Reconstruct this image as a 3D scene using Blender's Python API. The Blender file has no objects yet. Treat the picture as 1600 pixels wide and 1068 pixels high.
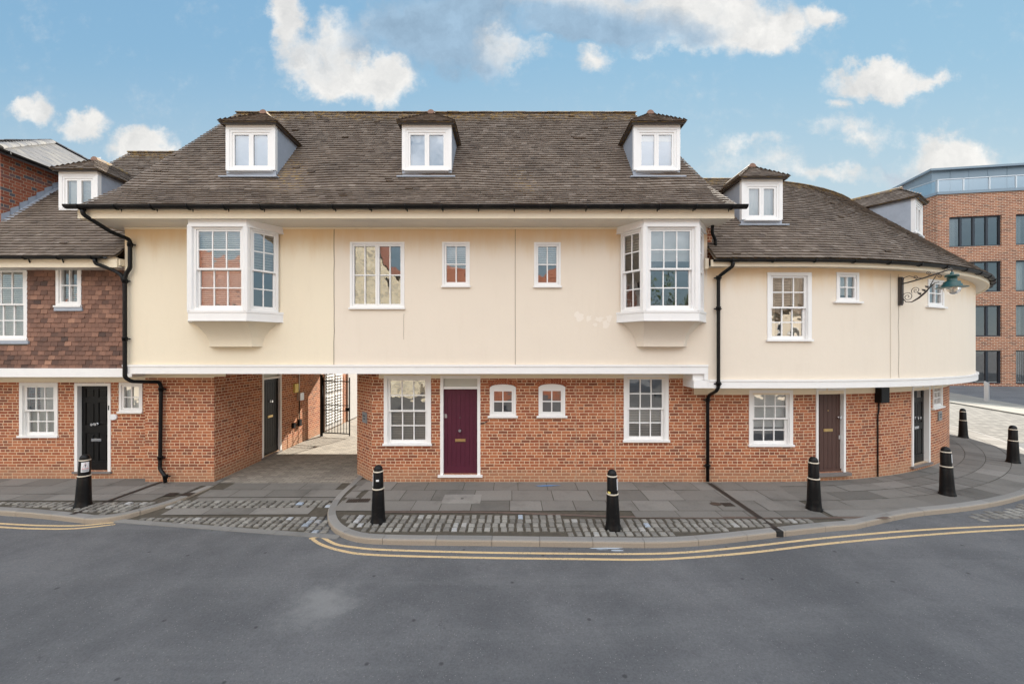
import bpy, bmesh, math, random
from mathutils import Vector
from mathutils.geometry import tessellate_polygon
random.seed(7)
S = bpy.context.scene
COL = S.collection
PI = math.pi
R_ = math.radians

# ------------------------------------------------------------------ camera
H = 3.3                      # camera height (m)
FP = 622.2                   # focal length in photo pixels (1600 px wide)
HZ = 546                     # horizon row in the photo
cam_d = bpy.data.cameras.new("camera")
cam_d.sensor_width = 36; cam_d.lens = 14.0
cam_d.shift_y = (HZ - 534) / 1600
cam_d.clip_start = 0.05; cam_d.clip_end = 2000
cam = bpy.data.objects.new("camera", cam_d); COL.objects.link(cam)
cam.location = (0, 0, H); cam.rotation_euler = (PI/2, 0, 0)
S.camera = cam

# ------------------------------------------------------------------ sun + sky
SUN_EL, SUN_AZ = R_(35), R_(20)            # azimuth measured from +Y towards +X
sun_d = bpy.data.lights.new("sun", 'SUN'); sun_d.energy = 5.0; sun_d.angle = R_(0.5)
sun_d.color = (1, 0.93, 0.82)
sun = bpy.data.objects.new("sun", sun_d); COL.objects.link(sun)
sdir = Vector((math.sin(SUN_AZ)*math.cos(SUN_EL), math.cos(SUN_AZ)*math.cos(SUN_EL), math.sin(SUN_EL)))
sun.rotation_euler = sdir.to_track_quat('Z', 'Y').to_euler()
sun.location = (8, 25, 30)
S.view_settings.view_transform = 'Standard'; S.view_settings.look = 'None'
S.view_settings.gamma = 1; S.view_settings.exposure = 1.3

W = bpy.data.worlds.new("World"); S.world = W; W.use_nodes = True
wt = W.node_tree; wt.nodes.clear()

class NT:
    """small node helper"""
    def __init__(s, t): s.t = t
    def n(s, typ, **kw):
        nd = s.t.nodes.new(typ)
        ins = kw.pop('ins', {})
        for k, v in kw.items(): setattr(nd, k, v)
        for k, v in ins.items():
            if isinstance(v, bpy.types.NodeSocket): s.t.links.new(v, nd.inputs[k])
            else: nd.inputs[k].default_value = v
        return nd
    def m(s, op, a, b=0.0, c=None, clamp=False):
        ins = {0: a, 1: b}
        if c is not None: ins[2] = c
        return s.n('ShaderNodeMath', operation=op, use_clamp=clamp, ins=ins).outputs[0]
    def vm(s, op, a, b):
        return s.n('ShaderNodeVectorMath', operation=op, ins={0: a, 1: b}).outputs[0]
    def noise(s, vec, scale, detail=3, rough=0.55, out='Fac', dist=0.0):
        return s.n('ShaderNodeTexNoise', ins={'Vector': vec, 'Scale': scale, 'Detail': detail, 'Roughness': rough, 'Distortion': dist}).outputs[out]
    def mix(s, fac, a, b, mode='MIX'):
        nd = s.n('ShaderNodeMix', data_type='RGBA', blend_type=mode)
        for i, v in ((0, fac), (6, a), (7, b)):
            if isinstance(v, bpy.types.NodeSocket): s.t.links.new(v, nd.inputs[i])
            else: nd.inputs[i].default_value = v if i == 0 else (tuple(v) + (1,))[:4]
        return nd.outputs[2]
    def ramp(s, fac, lo, hi):
        return s.n('ShaderNodeMapRange', interpolation_type='SMOOTHSTEP', ins={0: fac, 1: lo, 2: hi, 3: 0.0, 4: 1.0}).outputs[0]
    def link(s, a, b): s.t.links.new(a, b)

w = NT(wt)
sky = w.n('ShaderNodeTexSky', sky_type='NISHITA')
sky.sun_disc = False; sky.sun_elevation = SUN_EL; sky.sun_rotation = SUN_AZ
sky.air_density = 1.0; sky.dust_density = 0.0; sky.ozone_density = 2.0
tc = w.n('ShaderNodeTexCoord')
dirv = tc.outputs['Generated']
sx = w.n('ShaderNodeSeparateXYZ', ins={0: dirv})
yc = w.m('MAXIMUM', sx.outputs[1], 0.02)
px = w.m('DIVIDE', sx.outputs[0], yc); pz = w.m('DIVIDE', sx.outputs[2], yc)
pv = w.n('ShaderNodeCombineXYZ', ins={0: px, 1: pz, 2: 0.0}).outputs[0]
n1 = w.noise(pv, 4.5, 6, 0.6, 'Color'); n2 = w.noise(pv, 17, 5, 0.65, 'Color')
wp = w.vm('ADD', pv, w.n('ShaderNodeVectorMath', operation='SCALE', ins={0: w.vm('SUBTRACT', n1, (.5, .5, .5)), 'Scale': 0.17}).outputs[0])
wp = w.vm('ADD', wp, w.n('ShaderNodeVectorMath', operation='SCALE', ins={0: w.vm('SUBTRACT', n2, (.5, .5, .5)), 'Scale': 0.06}).outputs[0])
# clouds standing over the roofs: direction (x/y, z/y), radii, density, grey
CL = [  # px, py, rx, ry, strength, grey   (written as bearings; turned into tangents below)
 (448, 25, 24, 60, .95, .10), (475, 82, 36, 36, .8, .25), (540, 66, 52, 40, .9, .2), (525, 112, 62, 30, 1.1, 0.), (600, 118, 48, 34, 1.1, 0.),
 (590, 22, 18, 28, .6, .1), (690, 42, 104, 50, 1.15, .95), (765, 78, 66, 24, .85, .15), (745, 25, 60, 36, .9, .5), (780, 58, 26, 22, .8, 0.),
 (900, 8, 120, 34, 1.0, .4), (950, 42, 125, 24, 1.15, 1.0), (1060, 22, 140, 44, 1.1, .12), (1190, 42, 70, 30, 1.1, 0.), (1285, 38, 32, 18, .75, 0.),
 (932, 92, 30, 20, .6, .1), (1385, 130, 72, 20, 1.0, .05), (1370, 115, 34, 18, .9, 0.), (1455, 132, 30, 11, .7, 0.), (1308, 166, 16, 10, .5, 0.),
 (1330, 205, 60, 20, .52, .1), (1160, 228, 60, 14, .42, .1), (1480, 245, 62, 32, 1.05, .05), (1420, 262, 50, 16, .6, .4), (1290, 272, 90, 14, .5, .1), (1200,262,90,26,.35,.1),
 (52, 167, 26, 19, .95, .15), (128, 187, 34, 20, 1.0, .1), (218, 225, 42, 22, 1.05, .05), (35, 158, 14, 10, .6, .1), (250, 236, 30, 12, .8, .1),
]
mask = None; grey = None
for (cx, cy, rx, ry, st, gr) in CL:
    c = ((cx-800)/FP, (HZ-cy)/FP, 0); s_ = (FP/rx, FP/ry, 0)
    d = w.n('ShaderNodeVectorMath', operation='MULTIPLY', ins={0: w.vm('SUBTRACT', wp, c), 1: s_}).outputs[0]
    ln = w.n('ShaderNodeVectorMath', operation='LENGTH', ins={0: d}).outputs['Value']
    g = w.m('MULTIPLY', w.m('SUBTRACT', 1.6, ln, clamp=False), st)
    g = w.m('MAXIMUM', g, 0.0)
    if mask is None: mask = g; grey = w.m('MULTIPLY', g, gr); gsum = w.m('ADD', g, .001)
    else:
        mask = w.m('SMOOTH_MAX', mask, g, 0.12)
        grey = w.m('ADD', grey, w.m('MULTIPLY', g, gr)); gsum = w.m('ADD', gsum, g)
grey = w.m('DIVIDE', grey, gsum)
front = w.ramp(sx.outputs[1], 0.0, 0.12)
nn = w.noise(pv, 7, 7, 0.66)
nf = w.noise(pv, 26, 6, 0.65)
ma = w.m('ADD', w.m('ADD', mask, w.m('MULTIPLY', w.m('SUBTRACT', nn, 0.52), 1.05)), w.m('MULTIPLY', w.m('SUBTRACT', nf, 0.5), 0.8))
ma = w.m('MULTIPLY', ma, w.ramp(mask, 0.0, 0.12))
mA = w.m('MULTIPLY', w.ramp(ma, 0.05, 0.9), front)
# bright cloud field added behind the camera as fill light for the shaded facade
nb = w.noise(dirv, 2.2, 6, 0.6)
elev = w.ramp(sx.outputs[2], 0.14, 0.52)
back = w.m('SUBTRACT', 1.0, w.ramp(sx.outputs[1], -0.45, 0.25))
mB = w.m('MULTIPLY', w.m('MULTIPLY', w.ramp(nb, 0.28, 0.52), elev), back)
n1s = w.n('ShaderNodeSeparateColor', ins={0: n1}).outputs[1]
ccol = w.mix(w.ramp(w.m('ADD', grey, w.m('MULTIPLY', w.m('SUBTRACT', n1s, 0.5), 0.5)), 0.12, 0.62), (0.375, 0.365, 0.35), (0.15, 0.212, 0.275))
ctex = w.noise(wp, 10, 6, 0.62)
ccol = w.mix(1.0, ccol, w.n('ShaderNodeCombineColor', ins={0: w.m('ADD', 0.55, w.m('MULTIPLY', ctex, 0.82)), 1: w.m('ADD', 0.575, w.m('MULTIPLY', ctex, 0.78)), 2: w.m('ADD', 0.61, w.m('MULTIPLY', ctex, 0.72))}).outputs[0], 'MULTIPLY')
SKYS = 0.10
skc = w.mix(1.0, sky.outputs[0], (SKYS*.80, SKYS*.86, SKYS*.74), 'MULTIPLY')
# sky brightness compressed: each channel levels off instead of glaring near the sun
sp3 = w.n('ShaderNodeSeparateColor', ins={0: skc})
lev = [w.m('DIVIDE', w.m('MULTIPLY', sp3.outputs[i], k_), w.m('ADD', sp3.outputs[i], b_)) for i, (k_, b_) in enumerate(((.372, .269), (.384, .195), (.376, .106)))]
skc = w.n('ShaderNodeCombineColor', ins={0: lev[0], 1: lev[1], 2: lev[2]}).outputs[0]
hzf = w.m('MULTIPLY', w.m('MULTIPLY', w.m('SUBTRACT', 1.0, w.ramp(pz, 0.22, 0.78)), front), 0.5)
skc = w.mix(hzf, skc, (0.275, 0.292, 0.295))
c1 = w.mix(w.m('MULTIPLY', mA, 0.93), skc, ccol)
c2 = w.mix(mB, c1, (1.12, 1.15, 1.20))
bg = w.n('ShaderNodeBackground', ins={0: c2, 1: 1.0})
wo = w.n('ShaderNodeOutputWorld'); w.link(bg.outputs[0], wo.inputs[0])

# ------------------------------------------------------------------ materials
def new_mat(name):
    m = bpy.data.materials.new(name); m.use_nodes = True
    t = NT(m.node_tree); b = m.node_tree.nodes['Principled BSDF']
    return m, t, b

SPEC = {'black_paint': .22, 'gutter_plastic': .2, 'maroon_paint': .25, 'brown_paint': .25}
def paint(name, col, rough=0.5, var=0.06, scale=3.0, bump=0.0, bscale=60, metal=0.0, dirt=0.0, dirtcol=(.2, .17, .13), coat=0.0):
    m, t, b = new_mat(name)
    co = t.n('ShaderNodeTexCoord').outputs['Object']
    a = t.noise(co, scale, 5, .6)
    c = t.mix(a, tuple(x*(1-var) for x in col), tuple(min(1, x*(1+var)) for x in col))
    if dirt:
        d = t.ramp(t.noise(co, scale*1.7, 7, .7), .52, .75)
        c = t.mix(t.m('MULTIPLY', d, dirt), c, dirtcol)
    t.link(c, b.inputs['Base Color'])
    b.inputs['Roughness'].default_value = rough; b.inputs['Metallic'].default_value = metal
    b.inputs['Coat Weight'].default_value = coat
    b.inputs['Specular IOR Level'].default_value = SPEC.get(name, .5)
    if bump:
        bn = t.n('ShaderNodeBump', ins={'Height': t.noise(co, bscale, 4, .6), 'Strength': bump, 'Distance': .01})
        t.link(bn.outputs[0], b.inputs['Normal'])
    return m

def brick(name, c1, c2, c3, mortar, bw=.225, rh=.078, ms=.0065, foot=True, squash=.55, sf=3, dark=.25):
    m, t, b = new_mat(name)
    tcn = t.n('ShaderNodeTexCoord'); uv = tcn.outputs['UV']; ob = tcn.outputs['Object']
    wob = t.n('ShaderNodeVectorMath', operation='SCALE', ins={0: t.vm('SUBTRACT', t.noise(uv, 7, 3, .5, 'Color'), (.5, .5, .5)), 'Scale': .012}).outputs[0]
    u2 = t.vm('ADD', uv, wob)
    bt = t.n('ShaderNodeTexBrick', offset=.5, offset_frequency=2, squash=squash, squash_frequency=sf,
             ins={'Vector': u2, 'Color1': (0, 0, 0, 1), 'Color2': (1, 1, 1, 1), 'Mortar': (.5, .5, .5, 1), 'Scale': 1.0, 'Mortar Size': ms, 'Mortar Smooth': .25, 'Bias': 0.0, 'Brick Width': bw, 'Row Height': rh})
    rnd = t.n('ShaderNodeSeparateColor', ins={0: bt.outputs['Color']}).outputs[0]
    big = t.noise(uv, .9, 4, .6)
    fine = t.noise(uv, 34, 5, .7)
    r2 = t.m('ADD', t.m('MULTIPLY', rnd, .75), t.m('MULTIPLY', fine, .3))
    c = t.mix(t.ramp(r2, .1, .95), c1, c2)
    c = t.mix(t.m('MULTIPLY', t.ramp(t.m('FRACT', t.m('MULTIPLY', rnd, 7.3)), .74, .94), dark*3.0), c, c3)
    c = t.mix(t.m('MULTIPLY', t.ramp(big, .5, .8), .35), c, tuple(x*1.18 for x in c2))
    c = t.mix(t.m('MULTIPLY', t.ramp(t.noise(uv, .7, 6, .7), .52, .72), .30), c, tuple(x*.6 for x in c1))
    mo = t.mix(t.noise(uv, 5, 4, .6), tuple(x*.78 for x in mortar), mortar)
    # pale lime staining low on the wall, with a ragged edge
    if foot:
        sz = t.n('ShaderNodeSeparateXYZ', ins={0: uv}).outputs[1]
        ft = t.m('MULTIPLY', t.m('SUBTRACT', 1.0, t.ramp(t.m('ADD', sz, t.m('MULTIPLY', t.noise(uv, 3.2, 5, .65), -.32)), .0, .26)), .5)
        c = t.mix(ft, c, (.40, .23, .135)); mo = t.mix(ft, mo, (.40, .27, .17))
    c = t.mix(bt.outputs['Fac'], c, mo)
    t.link(c, b.inputs['Base Color']); b.inputs['Roughness'].default_value = .85
    hh = t.m('ADD', t.m('MULTIPLY', t.m('SUBTRACT', 1.0, bt.outputs['Fac']), 1.0), t.m('MULTIPLY', fine, .5))
    bn = t.n('ShaderNodeBump', ins={'Height': hh, 'Strength': .55, 'Distance': .008}); t.link(bn.outputs[0], b.inputs['Normal'])
    return m

def tintmat(name, stops, rough=.85, lich=None, fine=30, bump=.4, fv=.35, moss=0.0):
    """colour varies with the 'tint' attribute of each tile or stone"""
    m, t, b = new_mat(name)
    at = t.n('ShaderNodeAttribute', attribute_name='tint')
    tcn = t.n('ShaderNodeTexCoord'); ob = tcn.outputs['Object']; uv = tcn.outputs['UV']
    sr = t.n('ShaderNodeSeparateColor', ins={0: at.outputs['Color']})
    cr = t.n('ShaderNodeValToRGB', ins={0: sr.outputs[0]})
    el = cr.color_ramp.elements
    while len(el) < len(stops): el.new(.5)
    for e, (p, c) in zip(el, stops): e.position = p; e.color = tuple(c) + (1,)
    f = t.noise(ob, fine, 5, .7); g = t.noise(ob, 1.1, 5, .65)
    c = t.mix(1.0, cr.outputs[0], t.n('ShaderNodeCombineColor', ins={0: t.m('ADD', 1-fv, t.m('MULTIPLY', f, 2*fv)), 1: t.m('ADD', 1-fv, t.m('MULTIPLY', f, 2*fv)), 2: t.m('ADD', 1-fv, t.m('MULTIPLY', f, 2*fv))}).outputs[0], 'MULTIPLY')
    c = t.mix(t.m('MULTIPLY', t.ramp(g, .48, .72), .38), c, tuple(x*.55 for x in stops[0][1]))
    if lich:
        v = t.n('ShaderNodeSeparateXYZ', ins={0: uv}).outputs[1]
        lm = t.m('MULTIPLY', t.ramp(t.noise(ob, 9, 5, .7), .47, .60), t.ramp(t.m('ADD', v, t.m('MULTIPLY', t.noise(ob, 1.3, 3), .12)), .93, 1.0))
        c = t.mix(t.m('MULTIPLY', lm, .8), c, lich)
        gm = t.ramp(t.noise(ob, 23, 4, .7), .66, .76)
        c = t.mix(t.m('MULTIPLY', gm, .35), c, (.42, .40, .36))
    t.link(c, b.inputs['Base Color']); b.inputs['Roughness'].default_value = rough
    bn = t.n('ShaderNodeBump', ins={'Height': f, 'Strength': bump, 'Distance': .008}); t.link(bn.outputs[0], b.inputs['Normal'])
    return m

def kerb_mat():
    m, t, b = new_mat('granite_kerb_stones')
    at = t.n('ShaderNodeAttribute', attribute_name='tint'); ob = t.n('ShaderNodeTexCoord').outputs['Object']
    r = t.n('ShaderNodeSeparateColor', ins={0: at.outputs['Color']}).outputs[0]
    c = t.mix(r, (.18, .175, .165), (.25, .24, .225))
    z = t.n('ShaderNodeSeparateXYZ', ins={0: ob}).outputs[2]
    face_tan = t.m('MULTIPLY', t.m('SUBTRACT', 1.0, t.ramp(t.m('ADD', z, t.m('MULTIPLY', t.noise(ob, 6, 4, .6), -.012)), -.03, -.004)), .85)  # paler tan tone on the kerb stones below their top edge
    c = t.mix(face_tan, c, (.33, .275, .21))
    f = t.noise(ob, 55, 5, .7); k = t.m('ADD', .72, t.m('MULTIPLY', f, .56))
    c = t.mix(1.0, c, t.n('ShaderNodeCombineColor', ins={0: k, 1: k, 2: k}).outputs[0], 'MULTIPLY')
    t.link(c, b.inputs['Base Color']); b.inputs['Roughness'].default_value = .85
    bn = t.n('ShaderNodeBump', ins={'Height': f, 'Strength': .5, 'Distance': .006}); t.link(bn.outputs[0], b.inputs['Normal'])
    return m
def render_mat(name, col, top):
    m, t, b = new_mat(name)
    tcn = t.n('ShaderNodeTexCoord'); uv = tcn.outputs['UV']
    g = t.noise(uv, .55, 5, .6); s = t.noise(t.n('ShaderNodeVectorMath', operation='MULTIPLY', ins={0: uv, 1: (2.2, .35, 1)}).outputs[0], 1.6, 6, .7)
    c = t.mix(g, tuple(x*.96 for x in col), tuple(min(1, x*1.03) for x in col))
    # weathered buff streaks under the eaves, washed out further down
    v = t.n('ShaderNodeSeparateXYZ', ins={0: uv}).outputs[1]
    st = t.m('MULTIPLY', t.ramp(t.m('ADD', v, t.m('MULTIPLY', s, .75)), top-.35, top+.55), .85)
    c = t.mix(t.m('MULTIPLY', t.ramp(s, .48, .75), .10), c, (.55, .46, .35))
    c = t.mix(st, c, (.72, .50, .26))
    sp = t.ramp(t.noise(uv, 11, 6, .75), .66, .74)
    c = t.mix(t.m('MULTIPLY', sp, .18), c, (.45, .36, .27))
    t.link(c, b.inputs['Base Color']); b.inputs['Roughness'].default_value = .9
    bn = t.n('ShaderNodeBump', ins={'Height': t.noise(uv, 90, 5, .7), 'Strength': .25, 'Distance': .004})
    bn2 = t.n('ShaderNodeBump', ins={'Height': t.noise(uv, 1.2, 4, .6), 'Strength': .35, 'Distance': .03, 'Normal': bn.outputs[0]})
    t.link(bn2.outputs[0], b.inputs['Normal'])
    return m

M = {}
M['white'] = paint('white_paint', (.80, .79, .77), .45, .04, 4, dirt=.10, dirtcol=(.45, .40, .33))
M['cream'] = paint('cream_paint', (.80, .70, .53), .55, .04, 3, dirt=.12)
M['soffit'] = paint('soffit_paint', (.74, .69, .60), .6, .05, 3, dirt=.12)
M['black'] = paint('black_paint', (.006, .006, .0065), .38, .3, 6, bump=.15, bscale=30, dirt=.16, dirtcol=(.075, .07, .065))
M['gutter'] = paint('gutter_plastic', (.009, .0085, .0085), .42, .4, 4, dirt=.35, dirtcol=(.09, .08, .07))
M['lead'] = paint('lead_sheet', (.33, .365, .42), .45, .25, 3, bump=.2, bscale=8, dirt=.4, dirtcol=(.40, .43, .48))
M['maroon'] = paint('maroon_paint', (.085, .018, .034), .38, .12, 3)
M['brown'] = paint('brown_paint', (.085, .048, .040), .5, .1, 3)
M['brass'] = paint('brass', (.62, .46, .22), .35, .1, 8, metal=1)
M['chrome'] = paint('chrome', (.75, .75, .76), .18, .05, 8, metal=1)
M['steel'] = paint('brushed_steel', (.6, .6, .6), .4, .08, 8, metal=.8)
M['blind'] = paint('white_blind', (.82, .81, .78), .7, .04, 3)
M['sky_sheet'] = paint('painted_sky_reflection', (.40, .52, .70), .6, .08, 2)  # flat blue standing in for sky reflected in the dormer panes
M['taupe_blind'] = paint('taupe_blind', (.50, .43, .35), .8, .05, 3)
M['curtain'] = paint('cream_curtain', (.66, .58, .46), .9, .08, 3)
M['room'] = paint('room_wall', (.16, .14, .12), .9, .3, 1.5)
M['plaque'] = paint('slate_plaque', (.22, .23, .23), .5, .15, 12)
M['ink'] = paint('dark_lettering', (.06, .065, .07), .6, .1, 8)
M['green'] = paint('green_enamel', (.007, .052, .046), .35, .3, 9, coat=.2)
M['iron'] = paint('wrought_iron', (.055, .045, .04), .6, .4, 14, dirt=.4, dirtcol=(.13, .07, .04))
M['sticker'] = paint('white_sticker', (.75, .76, .78), .5, .1, 20)
M['red'] = paint('red_print', (.55, .05, .04), .5, .1, 8)
M['band'] = paint('reflective_band', (.62, .55, .44), .5, .2, 20, dirt=.3)
M['yellow_p'] = paint('yellow_plate', (.75, .62, .18), .5, .1, 8)
M['blue_p'] = paint('blue_spray_paint', (.12, .27, .52), .8, .3, 14)
M['chalk'] = paint('pale_spray_paint', (.42, .47, .52), .8, .3, 14)
M['frost'] = paint('frosted_glass', (.50, .51, .46), .35, .06, 2)
M['navy'] = paint('dark_window_metal', (.022, .027, .036), .4, .2, 4)
M['zinc'] = paint('grey_cladding', (.22, .28, .33), .5, .1, 1)
M['terracotta'] = paint('terracotta_end', (.25, .15, .11), .85, .2, 14)
M['stone'] = paint('stone_step', (.17, .15, .14), .8, .2, 10, bump=.3)
M['kerbst'] = kerb_mat()
M['soil'] = paint('mossy_joint', (.072, .061, .045), .95, .5, 9, bump=.5)
M['slot'] = paint('black_slot', (.012, .012, .012), .7, .4, 9)
M['grate'] = paint('rusty_iron', (.055, .038, .028), .7, .5, 30, bump=.4)
M['joint'] = paint('mastic_joint', (.40, .31, .22), .8, .1, 6)
M['crack'] = paint('dark_crack', (.16, .12, .09), .9, .2, 6)
M['patch'] = paint('pale_touch_up', (.80, .76, .70), .9, .04, 6)
M['brick'] = brick('orange_brick', (.25, .063, .027), (.42, .142, .060), (.150, .048, .028), (.80, .61, .41), rh=.075, ms=.0072)
M['brick_blue'] = brick('patterned_brick', (.23, .062, .034), (.34, .10, .05), (.085, .085, .10), (.42, .31, .21), foot=False, squash=.5, sf=2, dark=.45, bw=.24, rh=.085)
M['brick_mod'] = brick('brown_brick', (.25, .078, .036), (.40, .150, .070), (.13, .05, .03), (.68, .55, .41), bw=.44, rh=.155, ms=.019, foot=False, squash=1.0)
M['brick_red'] = brick('red_brick', (.27, .06, .03), (.36, .10, .05), (.12, .04, .03), (.4, .3, .2), foot=False)
M['cream_y'] = render_mat('warm_cream_render', (.785, .695, .535), 6.1)
M['cream_b'] = render_mat('beige_render', (.755, .667, .553), 6.1)
M['cream_r'] = render_mat('beige_render_lower_house', (.755, .672, .56), 5.25)
TS = [(0, (.105, .080, .062)), (.35, (.155, .118, .090)), (.7, (.195, .152, .117)), (1, (.27, .22, .18))]
M['tile'] = tintmat('weathered_clay_tiles', TS, lich=(.34, .22, .07))
M['hung'] = tintmat('brown_hung_tiles', [(0, (.075, .045, .036)), (.25, (.15, .078, .055)), (.6, (.24, .125, .085)), (1, (.37, .20, .13))], fine=14, bump=.5)
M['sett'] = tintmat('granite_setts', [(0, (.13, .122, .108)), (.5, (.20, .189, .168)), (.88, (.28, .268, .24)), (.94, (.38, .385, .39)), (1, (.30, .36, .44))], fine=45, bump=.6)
M['slabs'] = tintmat('york_slabs', [(0, (.108, .101, .090)), (.5, (.168, .157, .141)), (1, (.25, .236, .215))], fine=22, bump=.3, fv=.22)
M['slate'] = tintmat('slates', [(0, (.075, .08, .09)), (.5, (.11, .108, .11)), (1, (.18, .17, .15))], fine=20)
M['red_tile'] = tintmat('red_roof_tiles', [(0, (.25, .085, .05)), (1, (.36, .155, .095))], fine=20)

def glass_mat(name, tint=(.86, .9, .9), base=.10, wob=.0):
    m, t, b = new_mat(name)
    t.t.nodes.remove(b)
    out = [n for n in t.t.nodes if n.type == 'OUTPUT_MATERIAL'][0]
    ob = t.n('ShaderNodeTexCoord').outputs['Object']
    bn = t.n('ShaderNodeBump', ins={'Height': t.noise(ob, 2.3, 2, .5), 'Strength': wob, 'Distance': .02})
    gl = t.n('ShaderNodeBsdfGlossy', ins={'Color': (1, 1, 1, 1), 'Roughness': .01, 'Normal': bn.outputs[0]})
    tr = t.n('ShaderNodeBsdfTransparent', ins={'Color': tint + (1,)})
    fr = t.n('ShaderNodeFresnel', ins={'IOR': 1.5}).outputs[0]
    fac = t.m('ADD', t.m('MULTIPLY', fr, 1.5), base, clamp=True)
    mx = t.n('ShaderNodeMixShader', ins={0: fac, 1: tr.outputs[0], 2: gl.outputs[0]})
    t.link(mx.outputs[0], out.inputs[0])
    return m
M['glass'] = glass_mat('window_glass', base=.19, wob=.25)
M['glass_mod'] = glass_mat('modern_glass', (.82, .87, .88), .16, .06)
M['glass_rail'] = glass_mat('balustrade_glass', (.72, .82, .88), .25, .03)
M['globe'] = glass_mat('lamp_globe', (.93, .90, .86), .10, .1)

def asphalt():
    m, t, b = new_mat('asphalt')
    ob = t.n('ShaderNodeTexCoord').outputs['Object']
    f = t.noise(ob, 95, 4, .8); f2 = t.noise(ob, 34, 4, .75); g = t.noise(ob, .55, 6, .65); g2 = t.noise(ob, 2.1, 6, .7)
    c = t.mix(t.ramp(g, .32, .68), (.090, .0915, .096), (.138, .138, .141))
    c = t.mix(t.m('MULTIPLY', t.ramp(g2, .52, .72), .45), c, (.078, .079, .084))
    # long worn wheel tracks along the street
    sv = t.n('ShaderNodeVectorMath', operation='MULTIPLY', ins={0: ob, 1: (.16, 1.6, 1)}).outputs[0]
    c = t.mix(t.m('MULTIPLY', t.ramp(t.noise(sv, 1.0, 5, .6), .5, .7), .5), c, (.155, .155, .157))
    k = t.m('ADD', .10, t.m('MULTIPLY', t.m('ADD', f, f2), .90))
    c = t.mix(1.0, c, t.n('ShaderNodeCombineColor', ins={0: k, 1: k, 2: k}).outputs[0], 'MULTIPLY')
    vo = t.n('ShaderNodeTexVoronoi', feature='F1', voronoi_dimensions='2D', ins={'Vector': ob, 'Scale': 42.0, 'Randomness': 1.0})
    pick = t.n('ShaderNodeSeparateColor', ins={0: vo.outputs['Color']}).outputs[0]
    c = t.mix(t.m('MULTIPLY', t.m('MULTIPLY', t.m('LESS_THAN', vo.outputs['Distance'], .2), t.m('GREATER_THAN', pick, .965)), .8), c, (.3, .29, .27))
    # dust blooms and dark gum spots
    sp = t.n('ShaderNodeVectorMath', operation='DISTANCE', ins={0: t.vm('ADD', ob, t.n('ShaderNodeVectorMath', operation='SCALE', ins={0: t.vm('SUBTRACT', t.noise(ob, 2.6, 5, .7, 'Color'), (.5, .5, .5)), 'Scale': 1.0}).outputs[0]), 1: (-2.55, 5.35, -.11)}).outputs['Value']
    c = t.mix(t.m('MULTIPLY', t.m('SUBTRACT', 1.0, t.ramp(sp, .1, .62)), .5), c, (.29, .29, .28))
    v2 = t.n('ShaderNodeTexVoronoi', feature='F1', voronoi_dimensions='2D', ins={'Vector': ob, 'Scale': 1.15, 'Randomness': 1.0})
    p2 = t.n('ShaderNodeSeparateColor', ins={0: v2.outputs['Color']}).outputs[1]
    dd = t.m('ADD', v2.outputs['Distance'], t.m('MULTIPLY', t.noise(ob, 14, 3), .03))
    c = t.mix(t.m('MULTIPLY', t.m('MULTIPLY', t.m('SUBTRACT', 1.0, t.ramp(dd, .03, .055)), t.m('GREATER_THAN', p2, .55)), .75), c, (.035, .035, .036))
    wob = t.n('ShaderNodeVectorMath', operation='SCALE', ins={0: t.vm('SUBTRACT', t.noise(ob, 1.6, 5, .65, 'Color'), (.5, .5, .5)), 'Scale': .9}).outputs[0]
    ve = t.n('ShaderNodeTexVoronoi', feature='DISTANCE_TO_EDGE', voronoi_dimensions='2D', ins={'Vector': t.vm('ADD', ob, wob), 'Scale': .42})
    ck = t.m('MULTIPLY', t.m('SUBTRACT', 1.0, t.ramp(ve.outputs['Distance'], .0015, .006)), t.ramp(t.noise(ob, .8, 4, .6), .52, .66))
    c = t.mix(t.m('MULTIPLY', ck, .45), c, (.05, .05, .052))
    t.link(c, b.inputs['Base Color']); b.inputs['Roughness'].default_value = .88
    bn = t.n('ShaderNodeBump', ins={'Height': t.m('ADD', f, f2), 'Strength': .9, 'Distance': .008}); t.link(bn.outputs[0], b.inputs['Normal'])
    return m
M['asphalt'] = asphalt()

def pavers(name, c1, c2, mo, bw, rh, ms=.006):
    m, t, b = new_mat(name)
    uv = t.n('ShaderNodeTexCoord').outputs['UV']
    bt = t.n('ShaderNodeTexBrick', offset=.5, ins={'Vector': t.vm('ADD', uv, t.n('ShaderNodeVectorMath', operation='SCALE', ins={0: t.vm('SUBTRACT', t.noise(uv, 4, 3, .5, 'Color'), (.5, .5, .5)), 'Scale': .02}).outputs[0]),
        'Color1': c1 + (1,), 'Color2': c2 + (1,), 'Mortar': mo + (1,), 'Scale': 1.0, 'Mortar Size': ms, 'Mortar Smooth': .3, 'Brick Width': bw, 'Row Height': rh})
    f = t.noise(uv, 25, 5, .7)
    k = t.m('ADD', .7, t.m('MULTIPLY', f, .6))
    c = t.mix(1.0, bt.outputs[0], t.n('ShaderNodeCombineColor', ins={0: k, 1: k, 2: k}).outputs[0], 'MULTIPLY')
    t.link(c, b.inputs['Base Color']); b.inputs['Roughness'].default_value = .85
    bn = t.n('ShaderNodeBump', ins={'Height': t.m('ADD', t.m('SUBTRACT', 1.0, bt.outputs['Fac']), t.m('MULTIPLY', f, .4)), 'Strength': .6, 'Distance': .01}); t.link(bn.outputs[0], b.inputs['Normal'])
    return m
M['paver'] = pavers('passage_pavers', (.20, .178, .15), (.30, .27, .225), (.09, .078, .066), .22, .12)
M['flint'] = pavers('flint_wall', (.34, .31, .26), (.80, .74, .60), (.70, .62, .46), .34, .24, .05)

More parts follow.
